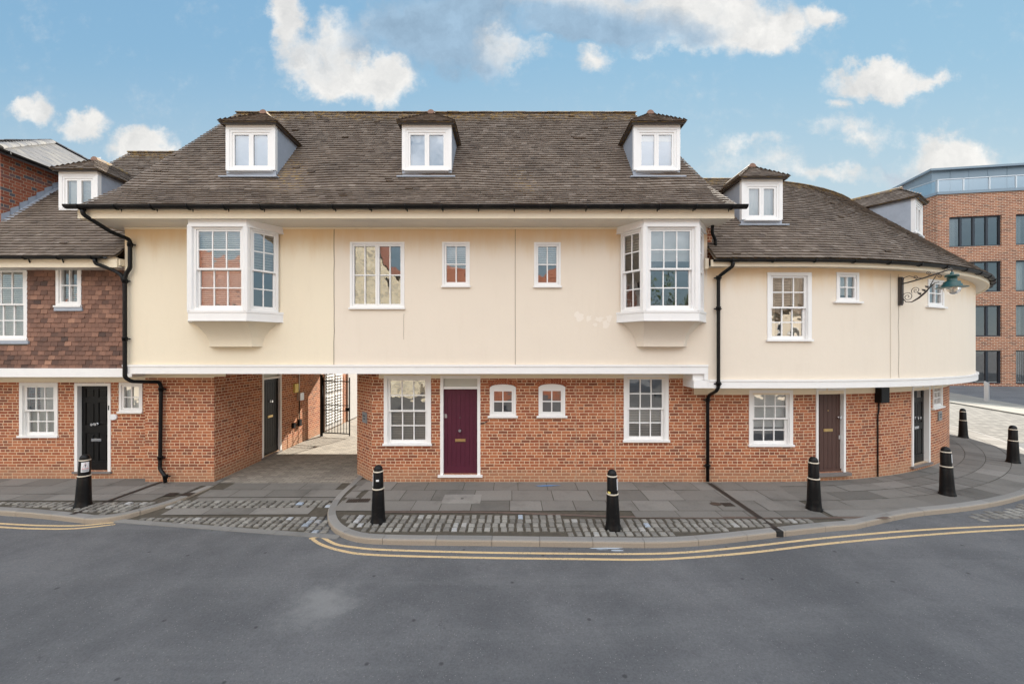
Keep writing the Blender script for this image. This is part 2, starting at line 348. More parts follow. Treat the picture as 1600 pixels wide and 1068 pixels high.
def yellow():
    m, t, b = new_mat('yellow_line_paint')
    ob = t.n('ShaderNodeTexCoord').outputs['Object']
    c = t.mix(t.noise(ob, 12, 5, .7), (.56, .39, .19), (.66, .49, .28))
    c = t.mix(t.m('MULTIPLY', t.ramp(t.m('ADD', t.noise(ob, 40, 4, .75), t.m('MULTIPLY', t.noise(ob, 3, 3, .6), .25)), .66, .78), .85), c, (.13, .12, .11))
    t.link(c, b.inputs['Base Color']); b.inputs['Roughness'].default_value = .8
    return m
M['yellow'] = yellow()
def leafmat():
    m, t, b = new_mat('leaves')
    at = t.n('ShaderNodeAttribute', attribute_name='tint')
    c = t.mix(t.n('ShaderNodeSeparateColor', ins={0: at.outputs['Color']}).outputs[0], (.035, .06, .02), (.10, .13, .045))
    t.link(c, b.inputs['Base Color']); b.inputs['Roughness'].default_value = .7
    return m
M['leaf'] = leafmat(); M['bark'] = paint('bark', (.10, .075, .055), .9, .3, 6, bump=.5)

# ------------------------------------------------------------------ mesh builder
class MB:
    def __init__(s): s.v = []; s.f = []; s.uv = []; s.t = []; s.mi = []; s.sm = []
    def face(s, pts, uvs=None, tint=.5, mi=0, smooth=False):
        i = len(s.v); s.v.extend([tuple(p) for p in pts]); s.f.append(tuple(range(i, i+len(pts))))
        s.uv.append(uvs or [(p[0], p[2]) for p in pts]); s.t.append(tint); s.mi.append(mi); s.sm.append(smooth)
    def mesh(s, verts, faces, tint=.5, mi=0, smooth=False, uvf=None):
        i = len(s.v); s.v.extend([tuple(p) for p in verts])
        for f in faces:
            s.f.append(tuple(i+k for k in f))
            s.uv.append([uvf(verts[k]) if uvf else (verts[k][0], verts[k][2]) for k in f]); s.t.append(tint); s.mi.append(mi); s.sm.append(smooth)
    def box(s, F, u0, u1, d0, d1, z0, z1, tint=.5, mi=0):
        P = F.p
        c = [P(u0, d1, z0), P(u1, d1, z0), P(u1, d1, z1), P(u0, d1, z1), P(u0, d0, z0), P(u1, d0, z0), P(u1, d0, z1), P(u0, d0, z1)]
        A = [(u0, z0), (u1, z0), (u1, z1), (u0, z1)]; B = [(d0, z0), (d1, z0), (d1, z1), (d0, z1)]; Cc = [(u0, d0), (u1, d0), (u1, d1), (u0, d1)]
        for idx, uv in (((0, 1, 2, 3), A), ((5, 4, 7, 6), A), ((4, 0, 3, 7), B), ((1, 5, 6, 2), B), ((3, 2, 6, 7), Cc), ((4, 5, 1, 0), Cc)):
            s.face([c[k] for k in idx], uv, tint, mi)
    def prism(s, poly, dvec, tint=.5, mi=0, uvs=None):
        n = len(poly); q = [tuple(Vector(p)+Vector(dvec)) for p in poly]
        s.face(poly, uvs, tint, mi); s.face(q[::-1], uvs[::-1] if uvs else None, tint, mi)
        for k in range(n):
            j = (k+1) % n; s.face([poly[j], poly[k], q[k], q[j]], None, tint, mi)
    def tube(s, pts, r, n=8, cap=True, mi=0, tint=.5, smooth=True):
        pts = [Vector(p) for p in pts]; rings = []; prev = None
        for i, p in enumerate(pts):
            a = pts[max(i-1, 0)]; b = pts[min(i+1, len(pts)-1)]; t = (b-a).normalized()
            up = prev if prev is not None else (Vector((0, 0, 1)) if abs(t.z) < .9 else Vector((0, 1, 0)))
            x = up.cross(t).normalized() if up.cross(t).length > 1e-5 else Vector((1, 0, 0)); y = t.cross(x).normalized(); prev = y
            rr = r[i] if isinstance(r, (list, tuple)) else r
            rings.append([p + x*math.cos(2*PI*k/n)*rr + y*math.sin(2*PI*k/n)*rr for k in range(n)])
        vs = [q for rg in rings for q in rg]; fs = []
        for i in range(len(pts)-1):
            for k in range(n): fs.append((i*n+k, i*n+(k+1) % n, (i+1)*n+(k+1) % n, (i+1)*n+k))
        s.mesh(vs, fs, tint, mi, smooth)
        if cap: s.face(rings[0][::-1], None, tint, mi); s.face(rings[-1], None, tint, mi)
    def sweep(s, pts, prof, closed=False, mi=0, tint=.5, smooth=False, caps=True, uvlen=False):
        """prof: list of (side, up); side = to the right of travel, in plan"""
        pts = [Vector(p) for p in pts]; n = len(prof); vs = []; L = 0; Ls = []
        for i, p in enumerate(pts):
            a = pts[max(i-1, 0)]; b = pts[min(i+1, len(pts)-1)]; t = (b-a); t.z = 0; t.normalize()
            if i: L += (p-pts[i-1]).length
            Ls.append(L); x = Vector((t.y, -t.x, 0))
            for (a_, u_) in prof: vs.append(p + x*a_ + Vector((0, 0, u_)))
        fs = []
        for i in range(len(pts)-1):
            for k in range(n if closed else n-1): fs.append((i*n+k, (i+1)*n+k, (i+1)*n+(k+1) % n, i*n+(k+1) % n))
        s.mesh(vs, fs, tint, mi, smooth)
        if closed and caps: s.face(vs[:n], None, tint, mi); s.face(vs[-n:][::-1], None, tint, mi)
    def lathe(s, base, prof, n=16, mi=0, tint=.5, smooth=True, tilt=None):
        b = Vector(base); vs = []
        for (r, z) in prof:
            for k in range(n):
                q = Vector((r*math.cos(2*PI*k/n), r*math.sin(2*PI*k/n), z))
                if tilt: q = tilt @ q
                vs.append(b+q)
        fs = [(i*n+k, i*n+(k+1) % n, (i+1)*n+(k+1) % n, (i+1)*n+k) for i in range(len(prof)-1) for k in range(n)]
        s.mesh(vs, fs, tint, mi, smooth)
    def build(s, name, mats, parent=None, label=None):
        me = bpy.data.meshes.new(name)
        off = Vector(root_of(parent)) if parent is not None else Vector((0, 0, 0))
        me.from_pydata([tuple(Vector(p)-off) for p in s.v], [], s.f)
        me.uv_layers.new(name='UVMap'); uvd = [c for f in s.uv for q in f for c in q[:2]]; me.uv_layers['UVMap'].data.foreach_set('uv', uvd)
        ca = me.color_attributes.new('tint', 'FLOAT_COLOR', 'CORNER')
        cd = []
        for f, t in zip(s.f, s.t): cd.extend([t, t, t, 1]*len(f))
        ca.data.foreach_set('color', cd)
        if not isinstance(mats, (list, tuple)): mats = [mats]
        for m in mats: me.materials.append(m)
        me.polygons.foreach_set('material_index', s.mi); me.polygons.foreach_set('use_smooth', s.sm)
        me.update()
        bm = bmesh.new(); bm.from_mesh(me); bmesh.ops.remove_doubles(bm, verts=bm.verts, dist=.00015)
        bmesh.ops.recalc_face_normals(bm, faces=bm.faces) if False else None
        bm.to_mesh(me); bm.free()
        o = bpy.data.objects.new(name, me); COL.objects.link(o)
        if parent is not None: o.parent = parent
        if label: o['label'] = label
        return o
def root_of(o):
    while o.parent is not None: o = o.parent
    return o.location
def thing(name, loc, label, cat, group=None):
    o = bpy.data.objects.new(name, None); COL.objects.link(o); o.location = loc; o.empty_display_size = .3
    o['label'] = label; o['category'] = cat
    if group: o['group'] = group
    return o
def tag(o, label, cat, group=None):
    o['label'] = label; o['category'] = cat
    if group: o['group'] = group
    return o
def struct(o, label=None, cat=None):
    o['kind'] = 'structure'
    if label: o['label'] = label
    if cat: o['category'] = cat
    return o

class Frame:
    """u along the wall, d outwards, z up"""
    def __init__(s, ox, oy, tx, ty, nx, ny): s.o = (ox, oy); s.t = (tx, ty); s.nn = (nx, ny)
    def p(s, u, d, z): return (s.o[0]+s.t[0]*u+s.nn[0]*d, s.o[1]+s.t[1]*u+s.nn[1]*d, z)
    def at(s, u, d=0):
        q = s.p(u, d, 0); return Frame(q[0], q[1], *s.t, *s.nn)
def facing(y): return Frame(0, y, 1, 0, 0, -1)
CX, CY = 6.5, 21.4
class Curve:
    """straight along X up to CX, then an arc of radius R about (CX, CY)"""
    def __init__(s, R): s.R = R
    def p(s, u, d, z):
        if u <= CX: return (u, CY-s.R-d, z)
        th = (u-CX)/s.R; r = s.R+d
        return (CX+r*math.sin(th), CY-r*math.cos(th), z)
    def flat(s, u):
        q = s.p(u, 0, 0)
        th = max(0, (u-CX)/s.R)
        return Frame(q[0], q[1], math.cos(th), math.sin(th), math.sin(th), -math.cos(th))
    def u_px(s, x):
        """arc length where the photo column x meets the wall"""
        r = (x-800)/FP
        X = r*(CY-s.R)
        if X <= CX: return X
        k = (CY*r-CX)/(s.R*math.sqrt(1+r*r)); th = math.asin(min(1, k))-math.atan(r)
        return CX+s.R*th
    def z_px(s, x, y):
        q = s.p(s.u_px(x), 0, 0); return H+(HZ-y)*q[1]/FP

def wall(mb, F, u0, u1, z0, z1, holes=(), thick=.2, ustep=None, mi=0, duv=0):
    us = {u0, u1}; zs = {z0, z1}
    for (a, b, c, d) in holes: us |= {max(u0, a), min(u1, b)}; zs |= {max(z0, c), min(z1, d)}
    if ustep:
        k = int((u1-u0)/ustep)
        us |= {u0+(u1-u0)*i/k for i in range(k)}
    us = sorted(us); zs = sorted(zs)
    for i in range(len(us)-1):
        if us[i+1]-us[i] < 1e-5: continue
        for j in range(len(zs)-1):
            um = (us[i]+us[i+1])/2; zm = (zs[j]+zs[j+1])/2
            if any(a < um < b and c < zm < d for (a, b, c, d) in holes): continue
            q = [(us[i], zs[j]), (us[i+1], zs[j]), (us[i+1], zs[j+1]), (us[i], zs[j+1])]
            mb.face([F.p(a, 0, b) for a, b in q], [(a+duv, b) for a, b in q], mi=mi)
    for (a, b, c, d) in holes:
        for q in (((a, c), (a, d)), ((a, d), (b, d)), ((b, d), (b, c)), ((b, c), (a, c))):
            (p, z), (p2, z2) = q
            mb.face([F.p(p, 0, z), F.p(p, -thick, z), F.p(p2, -thick, z2), F.p(p2, 0, z2)], [(p, z), (p+thick, z), (p2+thick, z2), (p2, z2)], mi=mi)

# ------------------------------------------------------------------ tiles
def tiles(mb, f, smax, gauge, rng, tw, h0=.024, slen=None, jit=1.0, vmax=None):
    n = max(1, int(round(smax/gauge))); g = smax/n
    for i in range(n):
        s0 = i*g; s1 = min(s0+g*1.12, smax+.02)
        a, b = rng(s0); w_ = tw
        u = a - (w_/2 if i % 2 else 0) - random.uniform(0, .02)
        while u < b-1e-4:
            ua = max(u, a); ub = min(u+w_, b); u += w_
            if ub-ua < .01: continue
            h = h0*random.uniform(.84, 1.18)*jit if random.random() > .006 else h0*random.uniform(1.4, 1.9)
            j1 = random.uniform(-.004, .004); j2 = j1+random.uniform(-.003, .003); k1 = random.uniform(-.003, .003)
            t = min(1, max(0, random.gauss(.5, .17)))
            th = h*.52
            p = [f(ua+.002, s0+j1, h+k1), f(ub-.002, s0+j2, h-k1), f(ub-.001, s1, .006), f(ua+.001, s1, .006), f(ua+.002, s0+j1, h+k1-th), f(ub-.002, s0+j2, h-k1-th)]
            v0 = s0/(vmax or smax); v1 = s1/(vmax or smax)
            UV = [(ua, v0), (ub, v0), (ub, v1), (ua, v1)]
            mb.face([p[0], p[1], p[2], p[3]], UV, t)
            mb.face([p[4], p[5], p[1], p[0]], [(ua, v0), (ub, v0), (ub, v0), (ua, v0)], t)
def plane_f(o, ud, sd, nd):
    o, ud, sd, nd = Vector(o), Vector(ud), Vector(sd), Vector(nd)
    return lambda u, s, h: o+ud*u+sd*s+nd*h

# ------------------------------------------------------------------ joinery
def bars(mb, F, u0, u1, z0, z1, d0, d1, st, rt, rb, cols, rows, bw=.026):
    """one glazed leaf: stiles, rails and glazing bars"""
    mb.box(F, u0, u0+st, d0, d1, z0, z1); mb.box(F, u1-st, u1, d0, d1, z0, z1)
    mb.box(F, u0+st, u1-st, d0, d1, z0, z0+rb); mb.box(F, u0+st, u1-st, d0, d1, z1-rt, z1)
    a, b, c, d = u0+st, u1-st, z0+rb, z1-rt
    for i in range(1, cols):
        x = a+(b-a)*i/cols; mb.box(F, x-bw/2, x+bw/2, d0+.004, d1-.006, c, d)
    for j in range(1, rows):
        z = c+(d-c)*j/rows
        for i in range(cols):
            xa = a+(b-a)*i/cols+(bw/2 if i else 0); xb = a+(b-a)*(i+1)/cols-(bw/2 if i < cols-1 else 0)
            mb.box(F, xa, xb, d0+.004, d1-.006, z-bw/2, z+bw/2)
    return a, b, c, d
def panes(mb, F, a, b, c, d, dd, cols, rows):
    for i in range(cols):
        for j in range(rows):
            x0 = a+(b-a)*i/cols; x1 = a+(b-a)*(i+1)/cols; z0 = c+(d-c)*j/rows; z1 = c+(d-c)*(j+1)/rows
            tu = random.uniform(-.0022, .0022); tz = random.uniform(-.0016, .0016)
            mb.face([F.p(x0, dd-tu-tz, z0), F.p(x1, dd+tu-tz, z0), F.p(x1, dd+tu+tz, z1), F.p(x0, dd-tu+tz, z1)])
def venetian(mb, F, u0, u1, z0, z1, d, pitch=.045, tilt=.012):
    n = max(2, int((z1-z0)/pitch))
    for k in range(n):
        z = z0+(z1-z0)*k/n
        mb.face([F.p(u0, d+tilt, z), F.p(u1, d+tilt, z), F.p(u1, d-tilt, z+pitch*.92), F.p(u0, d-tilt, z+pitch*.92)])
    mb.box(F, u0, u1, d-.02, d+.02, z1, z1+.03)
def drape(mb, F, u0, u1, z0, z1, d, folds=6, amp=.03):
    n = folds*6; pts = [(u0+(u1-u0)*i/n, d+amp*math.sin(i/6*2*PI)) for i in range(n+1)]
    for (a, da), (b, db) in zip(pts, pts[1:]): mb.face([F.p(a, da, z0), F.p(b, db, z0), F.p(b, db, z1), F.p(a, da, z1)], smooth=True)

def dress(win, F, a, b, c, d, dress_kind, depth):
    """what hangs behind the glass; a list of (kind, fraction range)"""
    for kind, (fu0, fu1), (fz0, fz1) in dress_kind:
        q = MB(); ua, ub = a+(b-a)*fu0, a+(b-a)*fu1; za, zb = c+(d-c)*fz0, c+(d-c)*fz1
        if kind == 'venetian': venetian(q, F, ua, ub, za, zb, depth); q.build('blind', M['blind'], win)
        elif kind == 'taupe': venetian(q, F, ua, ub, za, zb, depth, .06, .006); q.build('blind', M['taupe_blind'], win)
        elif kind == 'roller': q.box(F, ua, ub, depth-.005, depth, za, zb); q.box(F, ua, ub, depth-.01, depth+.01, za-.02, za); q.build('blind', M['blind'], win)
        elif kind == 'curtain': drape(q, F, ua, ub, za, zb, depth, max(2, int((ub-ua)/.09))); q.build('curtain', M['curtain'], win)
        elif kind == 'net': drape(q, F, ua, ub, za, zb, depth, max(3, int((ub-ua)/.14)), .012); q.build('curtain', M['blind'], win)

def sash(house, F, u0, u1, z0, z1, cols=3, fw=.085, sill=.05, dressing=(), proud=.018, label=None, split=.5):
    """box-frame sash window, two sliding sashes of cols x 2 panes"""
    m = MB(); zb = z0+sill
    m.box(F, u0, u0+fw, -.12, proud, zb, z1); m.box(F, u1-fw, u1, -.12, proud, zb, z1)
    m.box(F, u0+fw, u1-fw, -.12, proud, z1-fw*.9, z1)
    m.box(F, u0+fw, u0+fw+.02, -.12, proud-.03, zb, z1-fw*.9); m.box(F, u1-fw-.02, u1-fw, -.12, proud-.03, zb, z1-fw*.9)
    win = m.build('window', M['white'], house, label)
    q = MB(); q.box(F, u0-.025, u1+.025, -.1, proud+.035, z0, zb); q.build('sill', M['white'], win)
    a, b, c, d = u0+fw+.021, u1-fw-.021, zb+.001, z1-fw*.9-.001
    mid = c+(d-c)*split
    s1 = MB(); r1 = bars(s1, F, a, b, mid-.02, d, -.06, -.022, .045, .045, .04, cols, 2); s1.build('sash', M['white'], win)
    s2 = MB(); r2 = bars(s2, F, a, b, c, mid+.02, -.105, -.066, .05, .04, .075, cols, 2); s2.build('sash', M['white'], win)
    g = MB(); panes(g, F, *r1, -.043, cols, 2); panes(g, F, *r2, -.088, cols, 2); g.build('glass', M['glass'], win)
    dress(win, F, a, b, c, d, dressing, -.16)
    return win
def casement(house, F, u0, u1, z0, z1, leaves=2, cols=2, rows=2, fw=.05, sill=.04, dressing=(), proud=.015, label=None, mat='white', glass='glass', st=.045, name='window', sillw=.02):
    m = MB(); zb = z0+sill
    m.box(F, u0, u0+fw, -.1, proud, zb, z1); m.box(F, u1-fw, u1, -.1, proud, zb, z1)
    m.box(F, u0+fw, u1-fw, -.1, proud, z1-fw, z1); m.box(F, u0+fw, u1-fw, -.1, proud, zb, zb+fw*.6)
    win = m.build(name, M[mat], house, label)
    if sill > .001:
        q = MB(); q.box(F, u0-sillw, u1+sillw, -.09, proud+.04, z0, zb); q.build('sill', M[mat], win)
    a, b, c, d = u0+fw, u1-fw, zb+fw*.6, z1-fw; g = MB()
    for k in range(leaves):
        x0 = a+(b-a)*k/leaves+.002; x1 = a+(b-a)*(k+1)/leaves-.002
        s = MB(); r = bars(s, F, x0, x1, c+.002, d-.002, -.065, proud-.02, st, st, st*1.2, cols, rows); s.build('casement', M[mat], win)
        panes(g, F, *r, -.04, cols, rows)
    g.build('glass', M[glass], win)
    dress(win, F, a, b, c, d, dressing, -.13)
    return win

def door(house, F, u0, u1, z0, z1, mat, style='plank', fw=.07, transom=0.0, rec=.08, step=None, furniture=()):
    """frame, leaf and metalwork; z0 = top of the threshold"""
    m = MB()
    m.box(F, u0, u0+fw, -.16, .015, z0, z1); m.box(F, u1-fw, u1, -.16, .015, z0, z1); m.box(F, u0+fw, u1-fw, -.16, .015, z1-fw, z1)
    dr = m.build('door', M['white'], house)
    zt = z1-fw
    if transom:
        q = MB(); q.box(F, u0+fw, u1-fw, -.15, .005, zt-transom-.06, zt-transom); q.build('transom_bar', M['white'], dr)
        g = MB(); panes(g, F, u0+fw, u1-fw, zt-transom, zt, -.06, 1, 1); g.build('glass', M['frost'], dr)
        q = MB(); q.box(F, u0+fw, u1-fw, -.2, -.19, zt-transom, zt); q.build('blind', M['blind'], dr)
        zt -= transom+.06
    a, b = u0+fw+.003, u1-fw-.003; l = MB(); d1 = -rec
    if style == 'plank':
        l.box(F, a, b, d1-.05, d1-.012, z0+.01, zt-.003)
        l.box(F, a, a+.09, d1-.02, d1, z0+.2, zt-.1); l.box(F, b-.09, b, d1-.02, d1, z0+.2, zt-.1)
        l.box(F, a, b, d1-.02, d1, z0+.012, z0+.2); l.box(F, a, b, d1-.02, d1, zt-.1, zt-.004)
        n = 6
        for k in range(n):
            x0 = a+.09+(b-a-.18)*k/n; x1 = a+.09+(b-a-.18)*(k+1)/n
            l.box(F, x0+.006, x1-.006, d1-.02, d1-.004, z0+.2, zt-.1)
    elif style == 'board':
        l.box(F, a, b, d1-.05, d1-.012, z0+.01, zt-.003); n = 6
        for k in range(n):
            x0 = a+(b-a)*k/n; x1 = a+(b-a)*(k+1)/n
            l.box(F, x0+.005, x1-.005, d1-.02, d1, z0+.012, zt-.004)
        l.box(F, a, b, d1, d1+.03, z0+.012, z0+.07)
    else:   # six raised panels
        l.box(F, a, b, d1-.05, d1-.018, z0+.01, zt-.003)
        hh = zt-z0; zs = [0, .11, .44, .53, .80, .86, .965, 1]
        cu = (a+b)/2
        for x0, x1 in ((a, a+.1), (cu-.05, cu+.05), (b-.1, b)): l.box(F, x0, x1, d1-.018, d1, z0+.012, zt-.004)
        for k in (0, 2, 4, 6):
            for x0, x1 in ((a+.1, cu-.05), (cu+.05, b-.1)): l.box(F, x0, x1, d1-.018, d1, z0+hh*zs[k]+.012*(k == 0), z0+hh*zs[k+1]-.004*(k == 6))
        for k in (1, 3, 5):
            if style == 'glazed' and k == 5: continue
            for x0, x1 in ((a+.1, cu-.05), (cu+.05, b-.1)): l.box(F, x0+.035, x1-.035, d1-.018, d1-.004, z0+hh*zs[k]+.035, z0+hh*zs[k+1]-.035)
    leaf = l.build('door_leaf', M[mat], dr)
    if style == 'glazed':
        g = MB(); hh = zt-z0; panes(g, F, a+.1, b-.1, z0+hh*.86, z0+hh*.965, d1-.014, 2, 1); g.build('glass', M['glass'], dr)
    for kind, fu, fz, fm in furniture:
        q = MB(); x = a+(b-a)*fu; z = z0+(zt-z0)*fz
        if kind == 'letter_plate':
            q.box(F, x-.13, x+.13, d1, d1+.012, z-.035, z+.035); q.box(F, x-.1, x+.1, d1+.012, d1+.018, z-.02, z+.02)
        elif kind == 'spyhole': ring(q, F, x, z, d1, .012, .012)
        elif kind == 'lock': q.box(F, x-.03, x+.03, d1, d1+.02, z-.05, z+.05)
        else:
            ring(q, F, x, z, d1, .035, .012); ring(q, F, x, z, d1+.012, .018, .03); ring(q, F, x, z, d1+.042, .036, .03)
        q.build(kind, M[fm], dr)
    if step:
        q = MB(); q.box(F, u0-step[0], u1+step[0], -.16, step[1], z0-step[2], z0); q.build('threshold', M[step[3]], dr)
    return dr
def ring(mb, F, u, z, d, r, t, n=12):
    p0 = [F.p(u+r*math.cos(2*PI*k/n), d, z+r*math.sin(2*PI*k/n)) for k in range(n)]
    p1 = [F.p(u+r*math.cos(2*PI*k/n), d+t, z+r*math.sin(2*PI*k/n)) for k in range(n)]
    mb.face(p1)
    for k in range(n): mb.face([p0[k], p0[(k+1) % n], p1[(k+1) % n], p1[k]])

def gutter_run(house, pts, r=.06, step=.95, label=None):
    """half round gutter on its brackets"""
    m = MB(); k = 7
    prof = [(r*math.cos(PI+PI*i/k), r*math.sin(PI+PI*i/k)) for i in range(k+1)] + [(r*.82*math.cos(2*PI-PI*i/k), r*.82*math.sin(2*PI-PI*i/k)+.003) for i in range(k+1)]
    m.sweep(pts, prof, closed=True, smooth=False)
    # stop ends and union clips
    g = m.build('gutter', M['gutter'], house, label)
    V = [Vector(p) for p in pts]; L = [0]
    for a, b in zip(V, V[1:]): L.append(L[-1]+(b-a).length)
    s = step*.4
    while s < L[-1]:
        i = max(j for j in range(len(L)) if L[j] <= s); i = min(i, len(V)-2)
        t = (V[i+1]-V[i]).normalized(); p = V[i]+t*(s-L[i]); x = Vector((t.y, -t.x, 0))
        q = MB()
        ar = [p+x*(r*1.12*math.cos(a))+Vector((0, 0, r*1.15*math.sin(a))) for a in [PI*2-PI*j/6 for j in range(7)]]
        q.tube(ar+[p-x*(r*1.3)+Vector((0, 0, -.05)), p-x*(r*1.7)+Vector((0, 0, -.125))], .013, 5)
        q.build('bracket', M['black'], g); s += step
    return g
def pipe(house, pts, r=.036, collars=(), name='downpipe'):
    """pts are smoothed at the bends"""
    V = [Vector(p) for p in pts]; P = [V[0]]
    for i in range(1, len(V)-1):
        a, b, c = V[i-1], V[i], V[i+1]; k = min(.07, (b-a).length*.4, (c-b).length*.4)
        p0 = b+(a-b).normalized()*k; p1 = b+(c-b).normalized()*k
        for t in (0, .25, .5, .75, 1): P.append(p0*(1-t)**2+b*2*t*(1-t)+p1*t*t)
    P.append(V[-1])
    m = MB(); m.tube(P, r, 10); o = m.build(name, M['black'], house)
    for c in collars:
        c = Vector(c); q = MB()
        q.lathe(c, [(r, -.045), (r*1.28, -.045), (r*1.28, .02), (r*1.4, .022), (r*1.4, .045), (r, .045)], 12)
        q.tube([c+Vector((-r*2.2, .03, 0)), c+Vector((r*2.2, .03, 0))], .018, 6)
        q.build('collar', M['black'], o)
    return o

def dormer(house, F, w, z0, z1, L, Lr, glass_dress=(), lab=None, flash=.16, rise=.84, oh=.10, leftcheek=True):
    """window box, lead cheeks and a small hipped tiled roof. F origin = middle of the face"""
    hw = w/2; m = MB()
    cw = .09
    m.box(F, -hw, -hw+cw, -.1, 0, z0, z1); m.box(F, hw-cw, hw, -.1, 0, z0, z1); m.box(F, -hw+cw, hw-cw, -.1, 0, z1-.12, z1)
    dm = m.build('dormer', M['white'], house, lab)
    for ua in (-hw+.005, hw-.03):
        c = MB(); c.box(F, ua, ua+.025, -L, -.1, z0-.3, z1-.01); c.build('cheek', M['lead'], dm)
    fl = MB(); fl.box(F, -hw-.0, hw+.0, -.25, -.03, z0-flash, z0-.001)
    fl.box(F, -hw-.1, hw+.1, -.2, .11, z0-flash-.05, z0-flash-.02); fl.build('flashing', M['lead'], dm)
    q = MB(); q.box(F, -hw+cw*.7, hw-cw*.7, -.09, .05, z0-.035, z0+.0); q.build('sill', M['white'], dm)
    a, b, lo, hi = -hw+cw, hw-cw, z0+.002, z1-.121
    casement_in(dm, F, a, b, lo, hi, glass_dress)
    ro = MB(); rw = hw+oh; pe = z1+.02; fo = oh+.02; pk = pe+rw*rise
    sl = math.hypot(rw, rw*rise)
    def vec(u, d, z): return Vector(F.p(u, d, z))-Vector(F.p(0, 0, 0))
    # front hip
    o = F.p(0, fo, pe); sd = vec(0, -rw/sl, rw*rise/sl); nd = vec(0, rw*rise/sl, rw/sl)
    tiles(ro, plane_f(o, vec(1, 0, 0), sd, nd), sl, .095, lambda s: (-rw*(1-s/sl)-.02, rw*(1-s/sl)+.02), .165, .024)
    for sg in (-1, 1):
        o = F.p(sg*rw, fo, pe); sd = vec(-sg*rw/sl, 0, rw*rise/sl); nd = vec(sg*rw*rise/sl, 0, rw/sl)
        ud = vec(0, -1, 0)
        tiles(ro, plane_f(o, ud, sd, nd), sl, .095, lambda s: (rw*s/sl-.02, Lr+fo), .165, .024)
    # closed underside
    e = [F.p(-rw, fo, pe-.012), F.p(rw, fo, pe-.012), F.p(rw, -Lr, pe-.012), F.p(-rw, -Lr, pe-.012)]
    ro.face(e, None, .2)
    p = F.p(0, fo-rw, pk-.02); pb = F.p(0, -Lr, pk-.02)
    ro.face([e[0], e[1], p], None, .4); ro.face([e[1], e[2], pb, p], None, .4); ro.face([e[3], e[0], p, pb], None, .4)
    r = ro.build('dormer_roof', M['tile'], dm)
    fb = MB(); fb.box(F, -rw+.03, rw-.03, fo-.05, fo-.03, pe-.045, pe-.013)
    for sg in (-1, 1): fb.box(F, sg*(rw-.04)-.01, sg*(rw-.04)+.01, -Lr*.55, fo-.05, pe-.045, pe-.013)
    fb.build('bargeboard', M['iron'], dm)
    h = MB()
    n = 8
    for k in range(int((Lr-rw+fo)/.3)+1):
        d0 = fo-rw+.1-k*.3
        ring_pts = [[F.p(.1*math.cos(PI*j/n), d, pk-.045+.105*math.sin(PI*j/n)) for j in range(n+1)] for d in (d0, d0-.31)]
        t = random.uniform(.3, .7)
        for j in range(n): h.face([ring_pts[0][j], ring_pts[0][j+1], ring_pts[1][j+1], ring_pts[1][j]], None, t, 0, True)
        if k == 0: h.face(ring_pts[0], None, .5, 1)
    h.build('ridge_tiles', [M['tile'], M['terracotta']], dm)
    return dm
def casement_in(dm, F, a, b, lo, hi, dressing):
    m = MB(); g = MB(); fw = .055
    m.box(F, a, a+fw, -.085, -.012, lo, hi); m.box(F, b-fw, b, -.085, -.012, lo, hi); m.box(F, a+fw, b-fw, -.085, -.012, hi-fw, hi); m.box(F, a+fw, b-fw, -.085, -.012, lo, lo+fw)
    a2, b2, c2, d2 = a+fw, b-fw, lo+fw, hi-fw; md = (a2+b2)/2
    for x0, x1 in ((a2+.001, md-.001), (md+.001, b2-.001)):
        r = bars(m, F, x0, x1, c2+.001, d2-.001, -.075, -.026, .055, .055, .06, 1, 1); panes(g, F, *r, -.05, 1, 1)
    m.build('window_frame', M['white'], dm); g.build('glass', M['glass'], dm)
    for kind, fu, fz in dressing:
        q = MB(); ua, ub = a2+(b2-a2)*fu[0], a2+(b2-a2)*fu[1]; za, zb = c2+(d2-c2)*fz[0], c2+(d2-c2)*fz[1]
        if kind == 'venetian': venetian(q, F, ua, ub, za, zb, -.12, .03, .01)
        elif kind == 'curtain': drape(q, F, ua, ub, za, zb, -.13, 5, .015)
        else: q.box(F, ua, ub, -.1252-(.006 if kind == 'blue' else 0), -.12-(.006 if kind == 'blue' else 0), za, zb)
        q.build('blind', M['sky_sheet'] if kind == 'blue' else M['blind'], dm)  # the blue kind is an added sheet, a painted sky reflection behind the glass
    q = MB(); q.box(F, a-.05, b+.05, -1.0, -.9, lo-.2, hi+.1); q.build('room_back', M['room'], dm)

# ================================================================== GROUND
ROADZ = -.11
def ground_poly(name, pts, z, mat, uvf=None, mi=0):
    m = MB(); pl = [Vector((x, y, z)) for x, y in pts]
    for tri in tessellate_polygon([pl]):
        t3 = [pl[i] for i in tri]
        if (t3[1]-t3[0]).cross(t3[2]-t3[0]).z < 0: t3 = t3[::-1]
        m.face(t3, [(p.x, p.y) for p in t3])
    return m.build(name, mat)
m = MB(); m.face([(-400, -400, ROADZ), (400, -400, ROADZ), (400, 700, ROADZ), (-400, 700, ROADZ)]); struct(m.build('road', M['asphalt']))

